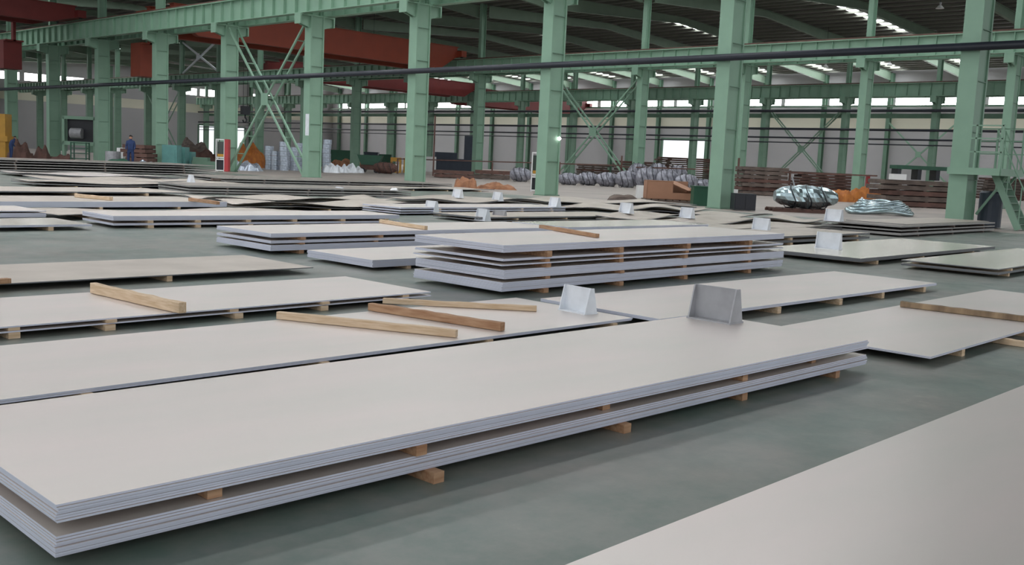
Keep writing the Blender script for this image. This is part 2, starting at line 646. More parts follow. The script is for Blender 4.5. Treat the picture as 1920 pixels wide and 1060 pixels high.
rw = empty('crane_runway', (XD - .75, 0, 0))
MB().b2((-.1, 20, 10.62), (.1, YEND - .6, 10.78)).b2((.1, 20, 10.62), (.5, YEND - .6, 10.66)).build('girder', M['green_dark'], rw)
MB().b2((-.04, 20, 10.78), (.04, YEND - .6, 10.84)).build('rail', M['rust'], rw)
tag(rw, 'slim crane runway beam fixed along the far wall under the windows', 'crane runway beam', 'crane runway beams')


# ------------------------------------------------------------------ bracing
def brace(X, ya, yb, z0, z1, label, r=.09, double=True, mat='green'):
    b = MB()
    offs = (-.3, .3) if double else (0,)
    for dx in offs:
        b.bar((dx, 0, z0), (dx, yb - ya, z1), r, r * 1.3)
        b.bar((dx + .03, 0, z1), (dx + .03, yb - ya, z0), r, r * 1.3)
    if double:
        for t in [i / 8 for i in range(1, 8)]:
            for a, c in (((z0), (z1)), ((z1), (z0))):
                b.bar((-.3, (yb - ya) * t, a + (c - a) * t), (.3, (yb - ya) * t, a + (c - a) * t), .05)
    b.b2((-.34, (yb - ya) / 2 - .35, (z0 + z1) / 2 - .35), (-.3, (yb - ya) / 2 + .35, (z0 + z1) / 2 + .35))
    o = b.build('cross_brace', M[mat], loc=(X, ya, 0))
    tag(o, label, 'brace', 'steel cross braces between columns')


brace(XA, YA + 4 * BAY + .36, YA + 5 * BAY - .36, .07, 8.8, 'green steel cross brace in the nearest column row, left of centre')
brace(XB, YB + 3 * BAY + .36, YB + 4 * BAY - .36, .07, 8.2, 'green steel cross brace in the second column row, right of centre')
brace(XB, YB + 11 * BAY + .36, YB + 12 * BAY - .36, .07, 8.2, 'green steel cross brace in the second column row, at the far left')
brace(XB, YB + 10 * BAY + .2, YB + 11 * BAY - .2, 10.6, 14.4, 'pale thin cross brace above the runway of the second row, upper left', .16, False, 'white_steel')
brace(XC, YC + 1 * BAY + .36, YC + 2 * BAY - .36, .07, 8.2, 'green steel cross brace in the third column row, behind the silver bundles')
brace(XD - .5, YD - BAY + .3, YD - .3, .8, 8.6, 'green cross brace against the far wall, beside the right-hand stair', .14, False)


# ------------------------------------------------------------------ pipes along the rows
def pipe(X, z, r, y0, y1, label, mat='black_pipe'):
    o = MB().tube([(0, y0, 0), (0, y1, 0)], r, 12).build('pipe', M[mat], loc=(X, 0, z), smooth=True)
    tag(o, label, 'pipe', 'long pipes running with the column rows')


pipe(XA - .62, 5.65, .13, 2, YEND - 1, 'thick black pipe fixed across the nearest row of columns')
pipe(XC - .66, 8.05, .14, 20, YEND - 1, 'thick dark pipe on the third column row, just under the window strip')
pipe(XC - .62, 6.2, .12, 20, YEND - 1, 'dark pipe on the third column row, second one down')
pipe(XC - .56, 5.3, .09, 20, YEND - 1, 'thin dark pipe on the third column row, third one down')
pipe(XC - .54, 4.8, .06, 20, YEND - 1, 'thinnest pipe on the third column row, lowest of the four')
tag(MB().b2((-.12, 20, -.22), (.12, YEND - 1, .22)).build('tie_beam', M['green_dark'], loc=(XC + .58, 0, 7.62)),
    'dull green tie beam joining the third row of columns below the dark pipe', 'beam')


# ------------------------------------------------------------------ overhead cranes
def crane(x0, x1, y, label, mat, depth=1.5, gap=2.6, cab=None, trolley=None, cabz=(7.9, 10.1), zoff=0.0, drop=0.0):
    root = empty('overhead_crane', (x0, y, zoff))
    L = x1 - x0
    for s in (0, 1):
        b = MB()
        yy = s * gap
        b.prism([(.7, 10.5), (2.6, 10.5 - depth * .35), (L - 2.6, 10.5 - depth * .35), (L - .7, 10.5), (L - .7, 11.3), (.7, 11.3)], 'y', yy - .28, yy + .28)
        b.b2((.6, yy - .36, 11.3), (L - .6, yy + .36, 11.36))
        b.build('bridge_girder', mat, root)
    for x in (.45, L - .45):
        e = MB().b2((x - .3, -.9, 10.48 - (drop if x < 1 else 0)), (x + .3, gap + .9, 11.0)).build('end_carriage', mat, root)
        for yy in (-.6, gap + .6):
            MB().tube([(x - .08, yy, 10.56 - (drop if x < 1 else 0)), (x + .08, yy, 10.56 - (drop if x < 1 else 0))], .16, 12).build('wheel', M['black'], e)
    t = trolley if trolley is not None else L * .55
    MB().b2((t - 1, -.2, 11.4), (t + 1, gap + .2, 12.0)).build('trolley', M['grey_steel'], root)
    if cab is not None:
        c = MB().b2((cab - .65, gap + .5, cabz[0]), (cab + .65, gap + 2.0, cabz[1])).b2((cab - .65, gap + .1, cabz[1]), (cab + .65, gap + 2.0, cabz[1] + .1)).b2((cab - .1, gap + .1, cabz[1]), (cab + .1, gap + .5, 10.9)).build('cab', mat, root)
        MB().b2((cab - .3, gap + 2.0, cabz[0] + .8), (cab + .5, gap + 2.03, cabz[1] - .2)).build('cab_window', M['glass_dark'], c)
    tag(root, label, 'crane', 'overhead travelling cranes')
    return root


crane(XA + .85, XB - .85, 67.6, 'orange double-girder overhead crane spanning between the nearest and second column rows', M['orange'], 3.4, 3.4, cab=.95, cabz=(6.4, 8.7), trolley=7.7)
crane(XB + .85, XC - .85, 100.0, 'dark red overhead crane seen below the second runway, centre left', M['red_dark'], 3.0, 3.0, zoff=.36, drop=.36)
crane(XC + .4, XD - .3, 106.0, 'red overhead crane close to the far windows, behind the middle columns', M['red_dark'], 4.4, 3.0, zoff=.36)
crane(-4.6, XA - .85, 76.5, 'dark red overhead crane above the nearest runway at the top left corner', M['red_dark'], 1.5, 3.0, cab=33.6, cabz=(6.6, 8.6))
crane(-4.6, XA - .85, 96.0, 'dark red overhead crane behind another at the extreme upper left', M['red_dark'], 2.5, 3.0)
# ------------------------------------------------------------------ steel sheets
def sheet_mesh(L, Wd, th, mats, wave=0.0, seed=0, taper=0.0, nx=1, ny=1):
    """top face mat 0, edges mat 1, origin at lower near-left corner"""
    rnd = random.Random(seed)
    ph, ph2 = rnd.random() * 6.28, rnd.random() * 6.28
    fr = rnd.uniform(1.6, 2.6)
    def zz(x, y):
        if not wave:
            return 0
        e = .55 + .45 * math.cos(math.pi * 2 * y / Wd)
        return wave * (.5 + .5 * math.sin(fr * math.pi * x / L * 1.6 + ph + y * .6)) * e + wave * .35 * (.5 + .5 * math.sin(9 * x / L + ph2))
    mb = MB()
    for t in (0, 1):
        for j in range(ny + 1):
            for i in range(nx + 1):
                x, y = L * i / nx, Wd * j / ny
                mb.v.append((x, y, t * th + zz(x, y)))
    N = (nx + 1) * (ny + 1)
    for j in range(ny):
        for i in range(nx):
            a = j * (nx + 1) + i
            mb.f.append((a, a + nx + 1, a + nx + 2, a + 1)); mb.mi.append(0)
            mb.f.append((N + a, N + a + 1, N + a + nx + 2, N + a + nx + 1)); mb.mi.append(0)
    for i in range(nx):
        for a in (i, ny * (nx + 1) + i):
            mb.f.append((a, a + 1, N + a + 1, N + a)); mb.mi.append(1)
    for j in range(ny):
        for a in (j * (nx + 1), j * (nx + 1) + nx):
            mb.f.append((a, a + nx + 1, N + a + nx + 1, N + a)); mb.mi.append(1)
    return mb


def stack(where, X, Y, L, Wd, layers, ang=0.0, mats=('sheet', 'edge'), th=.008, bearers=(.12, .38, .63, .88), bw=.07, bear_mat='wood',
          jit=.006, shifts=None, wave=0.0, stick=.0, floor_gap=True, bear_floor=None, sticks=None):
    """layers: list of (z0, z1) bottom first. every sheet is its own object."""
    c, s = math.cos(ang), math.sin(ang)
    rnd = random.Random(sum(map(ord, where)))
    tot = sum(max(1, int(round((b - a) / th))) for a, b in layers)
    cnt = 0
    nl = len(layers)
    lname = {1: ['only'], 2: ['lower', 'upper'], 3: ['bottom', 'middle', 'top'], 4: ['bottom', 'second', 'third', 'top'],
             5: ['bottom', 'second', 'middle', 'fourth', 'top']}[nl]
    for li, (z0, z1) in enumerate(layers):
        n = max(1, int(round((z1 - z0) / th)))
        t = (z1 - z0) / n
        sh = shifts[li] if shifts else (0, 0)
        me = None
        for k in range(n):
            cnt += 1
            if wave:
                mm = sheet_mesh(L, Wd, t - .0012, None, wave * cnt / tot, sum(map(ord, where)), nx=28, ny=6).mesh('steel_sheet', [M[mats[0]], M[mats[1]]])
                mm.polygons.foreach_set('use_smooth', [p.material_index == 0 for p in mm.polygons])
            else:
                if me is None:
                    me = sheet_mesh(L, Wd, t - .0012, None).mesh('steel_sheet', [M[mats[0]], M[mats[1]]])
                mm = me
            o = D.objects.new('steel_sheet', mm)
            COL.objects.link(o)
            jx, jy = (rnd.uniform(-jit, jit), rnd.uniform(-jit, jit))
            lx, ly = sh[0] + jx, sh[1] + jy
            o.location = (X + c * lx - s * ly, Y + s * lx + c * ly, z0 + k * t)
            o.rotation_euler = (0, 0, ang + rnd.uniform(-.0006, .0006))
            fromtop = n - 1 - k
            if n == 1 and nl == 1:
                lb = 'single thin steel sheet forming %s' % where
            elif n == 1:
                lb = 'lone steel sheet, %s layer of %s' % (lname[li], where)
            elif fromtop == 0 and li == nl - 1:
                lb = 'topmost steel sheet of %s' % where
            elif nl == 1:
                lb = 'steel sheet, %s down in %s' % (ORD[fromtop], where)
            else:
                lb = 'steel sheet, %s down in %s layer of %s' % (ORD[fromtop], lname[li], where)
            tag(o, lb, 'steel sheet', 'steel sheets of ' + where)
        # bearers under this layer
        below = layers[li - 1][1] if li else 0.0
        hgt = z0 - below - .001
        bs = bear_floor if (li == 0 and bear_floor is not None) else bearers
        if hgt > .012 and bs and not (wave and li):
            for bi, fr in enumerate(bs):
                h = hgt
                lx = L * fr + rnd.uniform(-.04, .04) + sh[0]
                st = .02 + rnd.uniform(-.03, .02) + (stick if (li == 0) else 0)
                if sticks:
                    st = sticks[li][bi]
                mb = MB().b2((-bw / 2, -st, 0), (bw / 2, Wd + .03, h))
                o = mb.build('timber_bearer', M[bear_mat], loc=(X + c * lx - s * sh[1], Y + s * lx + c * sh[1], below + .0005), rz=ang + rnd.uniform(-.02, .02))
                lb = ('timber bearer, %s from left, under %s layer of %s' % (ORD[bi], lname[li], where)) if nl > 1 else \
                    ('timber bearer, %s from left, under %s' % (ORD[bi], where))
                tag(o, lb, 'timber', 'timber bearers under ' + where)


def frm(c1, c2, z):
    """angle of the near long edge from two image points at height z, plus start and length"""
    P, Q = at(*c1, z), at(*c2, z)
    d = Q - P
    return P, d.length, math.atan2(d.y, d.x)


# 1 the big stack in front
P, Lm, am = frm((106.7, 947), (1628, 638), .23)
stack('the nearest big stack', P.x, P.y, Lm, 1.405, [(.05, .122), (.168, .23)], am, th=.0085, bearers=(.098, .262, .495, .716, .885), sticks=[(-.2, .06, .035, -.01, 0), (-.03, .01, -.05, -.02, -.07)], bw=.06,
      stick=.03, bear_floor=(.1, .28, .508, .725, .925), shifts=[(-.005, 0), (0, .0)], bear_mat='wood_dark')
# 2 plate behind it with brackets and loose timbers on top
stack('the plate behind the nearest stack', 1.1, 5.31, 6.03, 1.43, [(.06, .084)], 0.0, th=.012, bearers=(.2, .45, .7, .95), bw=.06)
# 3 and 4 farther left
stack('the sheet pair carrying one crosswise timber', .55, 7.36, 6.07, 1.38, [(.045, .057), (.080, .092)], 0.01, th=.012, bearers=(.11, .343, .462, .636, .792, .94), bw=.08, jit=.01)
stack('the dull single sheet at left', .8, 9.72, 6.08, 1.5, [(.062, .074)], 0.012, mats=('sheet_dull', 'edge_dark'), th=.012, bearers=(.1, .4, .7), bw=.06)
# 5 right of the plate
stack('the low plate behind the grey stand', 7.22, 5.08, 6.02, 1.43, [(.068, .098)], -.012, th=.012, bearers=(.1, .331, .551, .734, .932), bw=.07)
# 6 tall central stack of five layers
P, Lm, am = frm((945, 460), (1450, 436), .541)
stack('the tall five-layer central stack', P.x, P.y, Lm, 1.38, [(.05, .149), (.183, .278), (.323, .338), (.368, .395), (.462, .541)], am - .03, th=.012,
      bearers=(.117, .334, .57, .84), bw=.08, jit=.008, shifts=[(0, 0), (.02, 0), (-.02, -.01), (.02, .02), (0, 0)], bear_mat='wood_dark')
# 7 three-layer stack left of it
stack('the three-layer stack beside the tallest', 7.6, 11.81, 6.0, 1.42, [(.05, .13), (.152, .192), (.232, .29)], 0.0, th=.013, bearers=(.087, .309, .6, .86), bw=.08, bear_mat='wood_dark')
stack('the bright stack behind the tallest', 13.75, 11.78, 4.5, 1.42, [(.05, .13), (.152, .192), (.235, .29)], -.005, mats=('sheet_bright', 'edge'), th=.013, bearers=(.12, .36, .62, .86), bw=.08)
# 8 low dense stack between
stack('the low solid stack beside the tallest', 7.7, 9.72, 5.9, 1.36, [(.04, .132)], 0.01, th=.0115, bearers=(.1, .4, .8))
# 9 two-layer stack farther back left
stack('the two-layer stack past open floor', 7.5, 16.38, 6.0, 1.3, [(.05, .086), (.13, .21)], -.03, th=.013, bearers=(.111, .251, .42, .583, .76, .944), bw=.1)
# 10-11 left edge
stack('the pale left-edge sheet past open floor', .9, 16.1, 6.15, 1.46, [(.06, .095)], 0.01, mats=('sheet_bright', 'edge'), th=.012, bearers=(.3, .6, .9), bw=.08)
stack('the far left-edge two-layer stack', 1.2, 18.65, 6.1, 1.5, [(.03, .107), (.131, .146)], 0.0, mats=('sheet', 'edge'), th=.013, bearers=(.2, .5, .8))
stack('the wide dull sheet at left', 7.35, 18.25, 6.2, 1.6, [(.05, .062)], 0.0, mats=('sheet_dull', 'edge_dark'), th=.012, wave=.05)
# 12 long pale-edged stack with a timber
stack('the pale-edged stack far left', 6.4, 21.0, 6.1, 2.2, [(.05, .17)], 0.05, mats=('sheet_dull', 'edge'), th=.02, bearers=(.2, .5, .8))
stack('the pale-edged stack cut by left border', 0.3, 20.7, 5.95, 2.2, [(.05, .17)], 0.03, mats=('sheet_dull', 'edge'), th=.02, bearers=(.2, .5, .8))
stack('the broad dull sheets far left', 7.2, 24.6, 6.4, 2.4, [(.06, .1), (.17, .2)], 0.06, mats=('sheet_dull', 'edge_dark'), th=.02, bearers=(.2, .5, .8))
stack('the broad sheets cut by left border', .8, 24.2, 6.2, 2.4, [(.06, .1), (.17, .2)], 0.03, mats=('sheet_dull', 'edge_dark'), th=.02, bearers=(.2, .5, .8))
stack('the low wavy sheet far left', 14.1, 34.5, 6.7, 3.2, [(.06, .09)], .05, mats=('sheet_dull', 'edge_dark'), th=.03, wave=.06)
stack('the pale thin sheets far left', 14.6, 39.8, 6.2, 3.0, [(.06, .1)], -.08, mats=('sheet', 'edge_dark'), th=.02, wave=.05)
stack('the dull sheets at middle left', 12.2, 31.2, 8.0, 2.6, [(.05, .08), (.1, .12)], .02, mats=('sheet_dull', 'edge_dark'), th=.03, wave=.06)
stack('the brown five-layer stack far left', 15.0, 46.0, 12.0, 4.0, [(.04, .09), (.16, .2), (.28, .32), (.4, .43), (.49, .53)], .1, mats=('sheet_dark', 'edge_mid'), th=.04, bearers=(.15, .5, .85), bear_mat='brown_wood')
# middle distance
P, Lm, am = frm((355, 348), (640, 358), .256)
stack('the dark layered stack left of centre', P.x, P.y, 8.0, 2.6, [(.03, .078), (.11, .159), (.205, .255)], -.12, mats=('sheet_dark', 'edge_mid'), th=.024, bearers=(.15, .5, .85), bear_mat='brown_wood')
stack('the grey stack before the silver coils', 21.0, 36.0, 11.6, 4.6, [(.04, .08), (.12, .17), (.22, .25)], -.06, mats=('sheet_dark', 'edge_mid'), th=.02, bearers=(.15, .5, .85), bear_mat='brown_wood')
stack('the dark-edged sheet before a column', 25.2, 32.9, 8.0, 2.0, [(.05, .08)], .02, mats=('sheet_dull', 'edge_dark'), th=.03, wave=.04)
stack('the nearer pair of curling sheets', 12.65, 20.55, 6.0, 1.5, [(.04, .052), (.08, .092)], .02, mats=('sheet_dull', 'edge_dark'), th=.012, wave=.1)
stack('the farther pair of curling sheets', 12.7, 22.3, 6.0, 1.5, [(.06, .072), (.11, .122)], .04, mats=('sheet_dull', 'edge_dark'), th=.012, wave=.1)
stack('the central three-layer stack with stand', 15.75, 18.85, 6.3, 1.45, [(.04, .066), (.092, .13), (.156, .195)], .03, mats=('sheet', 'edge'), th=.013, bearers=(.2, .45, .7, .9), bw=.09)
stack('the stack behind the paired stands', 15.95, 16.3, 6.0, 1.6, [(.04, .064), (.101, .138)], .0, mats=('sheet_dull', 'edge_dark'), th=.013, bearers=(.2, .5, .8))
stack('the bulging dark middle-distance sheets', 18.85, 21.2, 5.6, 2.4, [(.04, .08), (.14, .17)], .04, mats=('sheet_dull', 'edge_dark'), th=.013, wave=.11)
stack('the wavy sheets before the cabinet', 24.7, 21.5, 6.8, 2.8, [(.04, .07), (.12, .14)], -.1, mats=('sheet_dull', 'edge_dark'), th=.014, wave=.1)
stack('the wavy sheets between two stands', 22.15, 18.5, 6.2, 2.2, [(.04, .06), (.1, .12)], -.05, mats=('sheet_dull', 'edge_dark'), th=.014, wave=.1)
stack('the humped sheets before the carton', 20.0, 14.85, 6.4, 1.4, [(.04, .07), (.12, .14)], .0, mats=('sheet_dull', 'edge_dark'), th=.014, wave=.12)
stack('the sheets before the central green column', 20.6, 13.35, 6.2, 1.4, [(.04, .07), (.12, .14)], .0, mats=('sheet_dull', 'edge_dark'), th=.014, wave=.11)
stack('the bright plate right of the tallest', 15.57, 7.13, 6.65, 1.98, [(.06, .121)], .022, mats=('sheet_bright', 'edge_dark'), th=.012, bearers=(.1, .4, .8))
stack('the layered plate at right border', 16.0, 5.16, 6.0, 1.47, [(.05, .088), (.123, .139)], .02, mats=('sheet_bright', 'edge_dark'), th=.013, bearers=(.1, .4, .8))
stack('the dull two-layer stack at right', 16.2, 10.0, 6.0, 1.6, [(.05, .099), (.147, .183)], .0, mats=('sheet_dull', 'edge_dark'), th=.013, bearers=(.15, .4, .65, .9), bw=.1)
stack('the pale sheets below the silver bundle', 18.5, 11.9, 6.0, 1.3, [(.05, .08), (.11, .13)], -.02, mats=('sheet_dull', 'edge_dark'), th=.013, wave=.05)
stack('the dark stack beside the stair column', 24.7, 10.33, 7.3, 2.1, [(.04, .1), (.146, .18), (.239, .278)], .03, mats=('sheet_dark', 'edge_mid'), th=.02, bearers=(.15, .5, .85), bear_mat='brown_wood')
stack('the brown sheets topping the dark stack', 25.6, 10.6, 6.6, 1.6, [(.279, .291)], .03, mats=('sheet_dull', 'edge_dark'), th=.012, bearers=())
# right: plate with the banded timber on it, and the nearest plate at the bottom right
stack('the pale plate carrying banded timber', 7.7, 2.9, 5.75, 1.43, [(.06, .077)], .012, th=.009, bearers=(.13, .42, .7), bw=.07)
stack('the big bottom-right corner plate', .9, .37, 6.4, 1.42, [(.05, .11), (.15, .25)], .003, th=.0125, bearers=(.2, .5, .8), bw=.08)


# ------------------------------------------------------------------ loose timbers lying on the plates
def loose(p1, p2, z, w_, h_, mat, label, seed=1):
    A, B = at(*p1, z), at(*p2, z)
    d = B - A
    L = d.length
    rnd = random.Random(seed)
    mb = MB()
    n = 12
    base = len(mb.v)
    for i in range(n + 1):
        x = L * i / n
        dy = rnd.uniform(-1, 1) * w_ * .06
        dh = rnd.uniform(-1, 0) * h_ * .10
        k = w_ * rnd.uniform(.44, .5)
        for yy, zz in ((-k + dy, 0), (k + dy, 0), (k + dy, h_ + dh), (-k + dy, h_ + dh)):
            mb.v.append((x, yy, zz))
    for i in range(n):
        for k in range(4):
            l = (k + 1) % 4
            a = base + i * 4
            mb.f.append((a + k, a + l, a + 4 + l, a + 4 + k)); mb.mi.append(0)
    mb.f.append((base, base + 3, base + 2, base + 1)); mb.mi.append(0)
    e = base + n * 4
    mb.f.append((e, e + 1, e + 2, e + 3)); mb.mi.append(0)
    o = mb.build('loose_timber', M[mat], loc=(A.x, A.y, z + .0005), rz=math.atan2(d.y, d.x), bevel=min(w_, h_) * .08)
    tag(o, label, 'timber')
    return o


loose((174, 549), (342, 588), .094, .07, .09, 'wood', 'squared pale timber lying across the pair of sheets at left', 2)
loose((521, 598), (856, 633), .085, .055, .062, 'wood', 'pale knotty timber on the second plate, frontmost of three', 3)
loose((694, 582), (942, 621), .085, .065, .07, 'wood_dark', 'reddish brown timber on the second plate, middle one of three', 4)
loose((718, 569), (1006, 584), .085, .05, .05, 'wood', 'rough bark-edged timber on the second plate, rearmost of three', 5)
loose((713, 418), (799, 431), .292, .06, .06, 'wood', 'pale timber across the three-layer stack left of the tall one', 6)
loose((1014, 428), (1120, 446), .543, .06, .05, 'wood_dark', 'brown timber lying on top of the tall five-layer stack', 7)
loose((1689, 575), (1925, 604), .079, .07, .06, 'wood_stained', 'dark banded timber lying across the pale plate at right', 8)
loose((-6, 533), (18, 531), .076, .07, .05, 'wood_dark', 'short timber end on the dull sheet at the left border', 9)
loose((356, 377), (409, 384), .171, .09, .08, 'wood_dark', 'reddish timber on the pale-edged stack, behind the two-layer stack at left', 10)
loose((143, 370), (208, 376), .172, .1, .08, 'wood', 'pale timber lying on the pale-edged stack at far left', 11)
loose((1806, 634), (1925, 652), .001, .07, .055, 'wood', 'pale timber on the floor at the right border, under the pale plate', 12)
loose((397, 339), (446, 340), .13, .16, .1, 'brown_wood', 'dark timber in front of the red-sided frame at left', 13)


# ------------------------------------------------------------------ angle brackets standing on the sheets
def make_bracket(mat):
    root = empty('plate_stand')
    MB().b2((-.1, -.2, 0), (.1, .2, .012)).build('base_plate', mat, root)
    MB().b2((-.005, -.19, .012), (.007, .19, .27)).build('upright_plate', mat, root)
    for sy in (-1, 1):
        MB().prism([(-.09, .012), (.09, .012), (.03, .27), (-.025, .27)], 'y', sy * .19 - .006, sy * .19 + .006).build('gusset', mat, root)
    return root


BR = [((1340, 601), .231, .0, 1.0, 'grey_steel', 'grey gusseted steel stand on the far edge of the nearest big stack'),
      ((1083, 585), .085, .08, .86, 'white_steel', 'whitish gusseted steel stand on the second plate, beside loose timbers'),
      ((636, 367), .15, 0.15, 1.1, 'white_steel', 'white steel stand left of centre, on the dark layered sheets'),
      ((358, 342), .258, 0.2, 1.0, 'white_steel', 'small white steel stand at left, on the dark layered stack'),
      ((809, 398), .197, 0.1, 1.05, 'white_steel', 'white steel stand on the three-layer stack, centre left'),
      ((858, 371), .3, 0.1, 1.0, 'white_steel', 'white steel stand before the brown tarpaulins'),
      ((933, 377), .25, 0.2, 1.0, 'white_steel', 'white steel stand on wavy sheets, left of the red-sided cabinet'),
      ((905, 414), .292, 0.15, 1.0, 'white_steel', 'white steel stand on the bright stack, left of a paired two'),
      ((936, 415), .292, -0.05, .95, 'grey_steel', 'grey steel stand on the bright stack, right of a paired two'),
      ((1040, 388), .16, 0.2, 1.0, 'white_steel', 'white steel stand below the red-sided cabinet'),
      ((1174, 400), .2, 0.1, 1.0, 'white_steel', 'white steel stand on humped sheets, left of the cardboard box'),
      ((1288, 409), .2, 0.12, 1.0, 'white_steel', 'white steel stand on sheets, below the green crate'),
      ((1427, 431), .19, -0.1, .95, 'white_steel', 'white steel stand right of the nearest green column'),
      ((1563, 415), .28, 0.05, 1.15, 'white_steel', 'off-white steel stand before the silver-wrapped bundle'),
      ((1553, 467), .122, -0.15, 1.1, 'white_steel', 'white steel stand on the bright sheet right of the tall stack')]
bpy.context.view_layer.update()
DG = bpy.context.evaluated_depsgraph_get()


def surf(x, y):
    # point where the sight line through this image point first meets what is already built
    d = ray(x, y).normalized()
    hit, loc, nor, idx, ob, mt = SC.ray_cast(DG, Vector((0, 0, EYE)), d)
    return loc if hit else at(x, y)


protos = {}
for i, (p, z, a, sc, mt, lb) in enumerate(BR):
    if mt not in protos:
        protos[mt] = make_bracket(M[mt])
        o = protos[mt]
    else:
        o = copy_tree(protos[mt])
    P = surf(*p)
    o.location = P
    o.rotation_euler = (0, 0, -a)
    o.scale = (sc, sc, sc)
    tag(o, lb, 'steel stand', 'steel stands on the sheets')


# ------------------------------------------------------------------ yard clutter helpers
def site(x, y, z=0.0):
    P = at(x, y, z)
    return P, mpp(P)


FACE = math.radians(-46)   # local X runs along the image's horizontal


def lumpy(L, Wd, H, seed, nx=14, ny=10, rough=.25, flat=.0):
    """closed irregular mound"""
    rnd = random.Random(seed)
    mb = MB()
    ph = [rnd.random() * 6.28 for _ in range(6)]
    g = {}
    for i in range(nx + 1):
        for j in range(ny + 1):
            u, v = i / nx * 2 - 1, j / ny * 2 - 1
            e = max(0, (1 - abs(u) ** 3)) ** .6 * max(0, (1 - abs(v) ** 3)) ** .6
            z = H * e * (1 - rough * .5 + rough * (math.sin(3.1 * u + ph[0]) * math.cos(2.7 * v + ph[1]) * .5 + .5 * math.sin(7 * u + ph[2] + 3 * v)) * .6 + rnd.uniform(-.1, .1) * rough)
            g[i, j] = len(mb.v)
            mb.v.append((u * L / 2 * (1 + rnd.uniform(-.03, .03)), v * Wd / 2 * (1 + rnd.uniform(-.04, .04)), max(0.0, z)))
    b = len(mb.v)
    for i in range(nx + 1):
        for j in range(ny + 1):
            x, y, z = mb.v[g[i, j]]
            mb.v.append((x, y, -.002))
    for i in range(nx):
        for j in range(ny):
            q = (g[i, j], g[i + 1, j], g[i + 1, j + 1], g[i, j + 1])
            mb.f.append(q); mb.mi.append(0)
            mb.f.append(tuple(k + b for k in q[::-1])); mb.mi.append(0)
    for i in range(nx):
        for j in (0, ny):
            mb.f.append((g[i, j], g[i + 1, j], g[i + 1, j] + b, g[i, j] + b)); mb.mi.append(0)
    for j in range(ny):
        for i in (0, nx):
            mb.f.append((g[i, j], g[i, j + 1], g[i, j + 1] + b, g[i, j] + b)); mb.mi.append(0)
    return mb


def board_pile(px_, w_px, h_px, mat, label, depth=2.4, seed=0, rows=None, cat='timber pile', name='timber_pile', dz=0.0):
    """pile of long boards in layers on spacers: one board per object in its layers, group carries the pile"""
    P, k = site(*px_)
    Lw, H = w_px * k, h_px * k
    rnd = random.Random(seed)
    rows = max(2, int(H / .24))
    hh = H / rows
    for r in range(rows):
        l0 = Lw * rnd.uniform(.86, 1.0)
        o = MB().b2((-l0 / 2, -depth / 2, hh * .16), (l0 / 2, depth / 2, hh * .985)).build(name, M[mat if rnd.random() < .75 else 'rust'],
            loc=(P.x + rnd.uniform(-.1, .1), P.y + rnd.uniform(-.1, .1), hh * r + dz), rz=FACE + rnd.uniform(-.03, .03))
        for q in (-.32, 0, .32):
            MB().b2((l0 * q - .09, -depth / 2 + .02, 0), (l0 * q + .09, depth / 2 - .02, hh * .16)).build('spacer', M['brown_wood'], o)
        pos = 'lowest' if r == 0 else ('topmost' if r == rows - 1 else ORD[r] + ' up')
        tag(o, 'board bundle, %s in %s' % (pos, label), cat, 'bundles in ' + label)


def simple(mb, name, mat, px_, label, cat, rz=FACE, z=0.0, group=None, smooth=False, bevel=0.0):
    P, _ = site(*px_)
    o = mb.build(name, M[mat], loc=(P.x, P.y, z), rz=rz, smooth=smooth, bevel=bevel)
    return tag(o, label, cat, group)


# cardboard box with an open flap on a pallet
P, k = site(1250, 380)
root = empty('cardboard_box', (P.x, P.y, .14), FACE)
b = MB()
b.b2((-.95, -.55, 0), (.15, -.52, .78)).b2((-.95, .52, 0), (.95, .55, .78)).b2((-.95, -.55, 0), (-.92, .55, .78)).b2((-.95, -.55, 0), (.95, .55, .03)).b2((.92, -.55, 0), (.95, .55, .5))
b.b2((.15, -.55, 0), (.95, -.52, .3)).b2((-.95, -.55, .75), (.1, .55, .78))
b.build('body', M['carton'], root)
MB().bar((.12, 0, .78), (.95, -.45, .42), 1.0, .02).build('flap', M['carton'], root)
tag(root, 'open brown cardboard box with a drooping flap, on a pallet beyond the sheets', 'cardboard box')


def pallet(px_, L, Wd, label, mat='brown_wood', rz=FACE):
    P, k = site(*px_)
    o = empty('pallet', (P.x, P.y, 0), rz)
    d = MB()
    for i in range(7):
        x = -L / 2 + L * (i + .5) / 7
        d.b2((x - L * .055, -Wd / 2, .1), (x + L * .055, Wd / 2, .138))
    d.build('deck', M[mat], o)
    for y in (-Wd / 2 + .06, 0, Wd / 2 - .06):
        MB().b2((-L / 2, y - .05, .0), (L / 2, y + .05, .1)).build('runner', M[mat], o)
    tag(o, label, 'pallet', 'wooden pallets')


pallet((1250, 380), 2.1, 1.3, 'low wooden pallet under the open cardboard box')
pallet((1504, 398), 2.6, 1.3, 'reddish wooden pallet under the large silver-wrapped bundle', 'rust')
simple(MB().b2((-.38, -.35, 0), (.38, .35, .75)).b2((-.42, -.39, .75), (.42, .39, .8)), 'steel_crate', 'dark_green', (1314, 386), 'dark green steel crate left of the nearest green column', 'crate')
root = empty('equipment_cabinet', at(1392, 395), FACE)
MB().b2((-.4, -.35, .03), (.4, .35, .64)).build('body', M['black'], root)
MB().b2((-.36, -.37, .08), (-.02, -.35, .58)).build('door', M['black'], root)
MB().b2((.02, -.37, .08), (.36, -.35, .58)).build('door', M['black'], root)
tag(root, 'low black steel cabinet right of the nearest green column', 'cabinet')
simple(MB().b2((-.12, -.12, 0), (.12, .12, .72)), 'short_post', 'white', (1375, 388), 'short white post just behind the low black cabinet', 'post')
simple(MB().b2((-.3, -.3, 0), (.3, .3, .6)), 'paper_sack', 'white', (1205, 372), 'small pale sack at the left end of the cardboard box', 'sack')
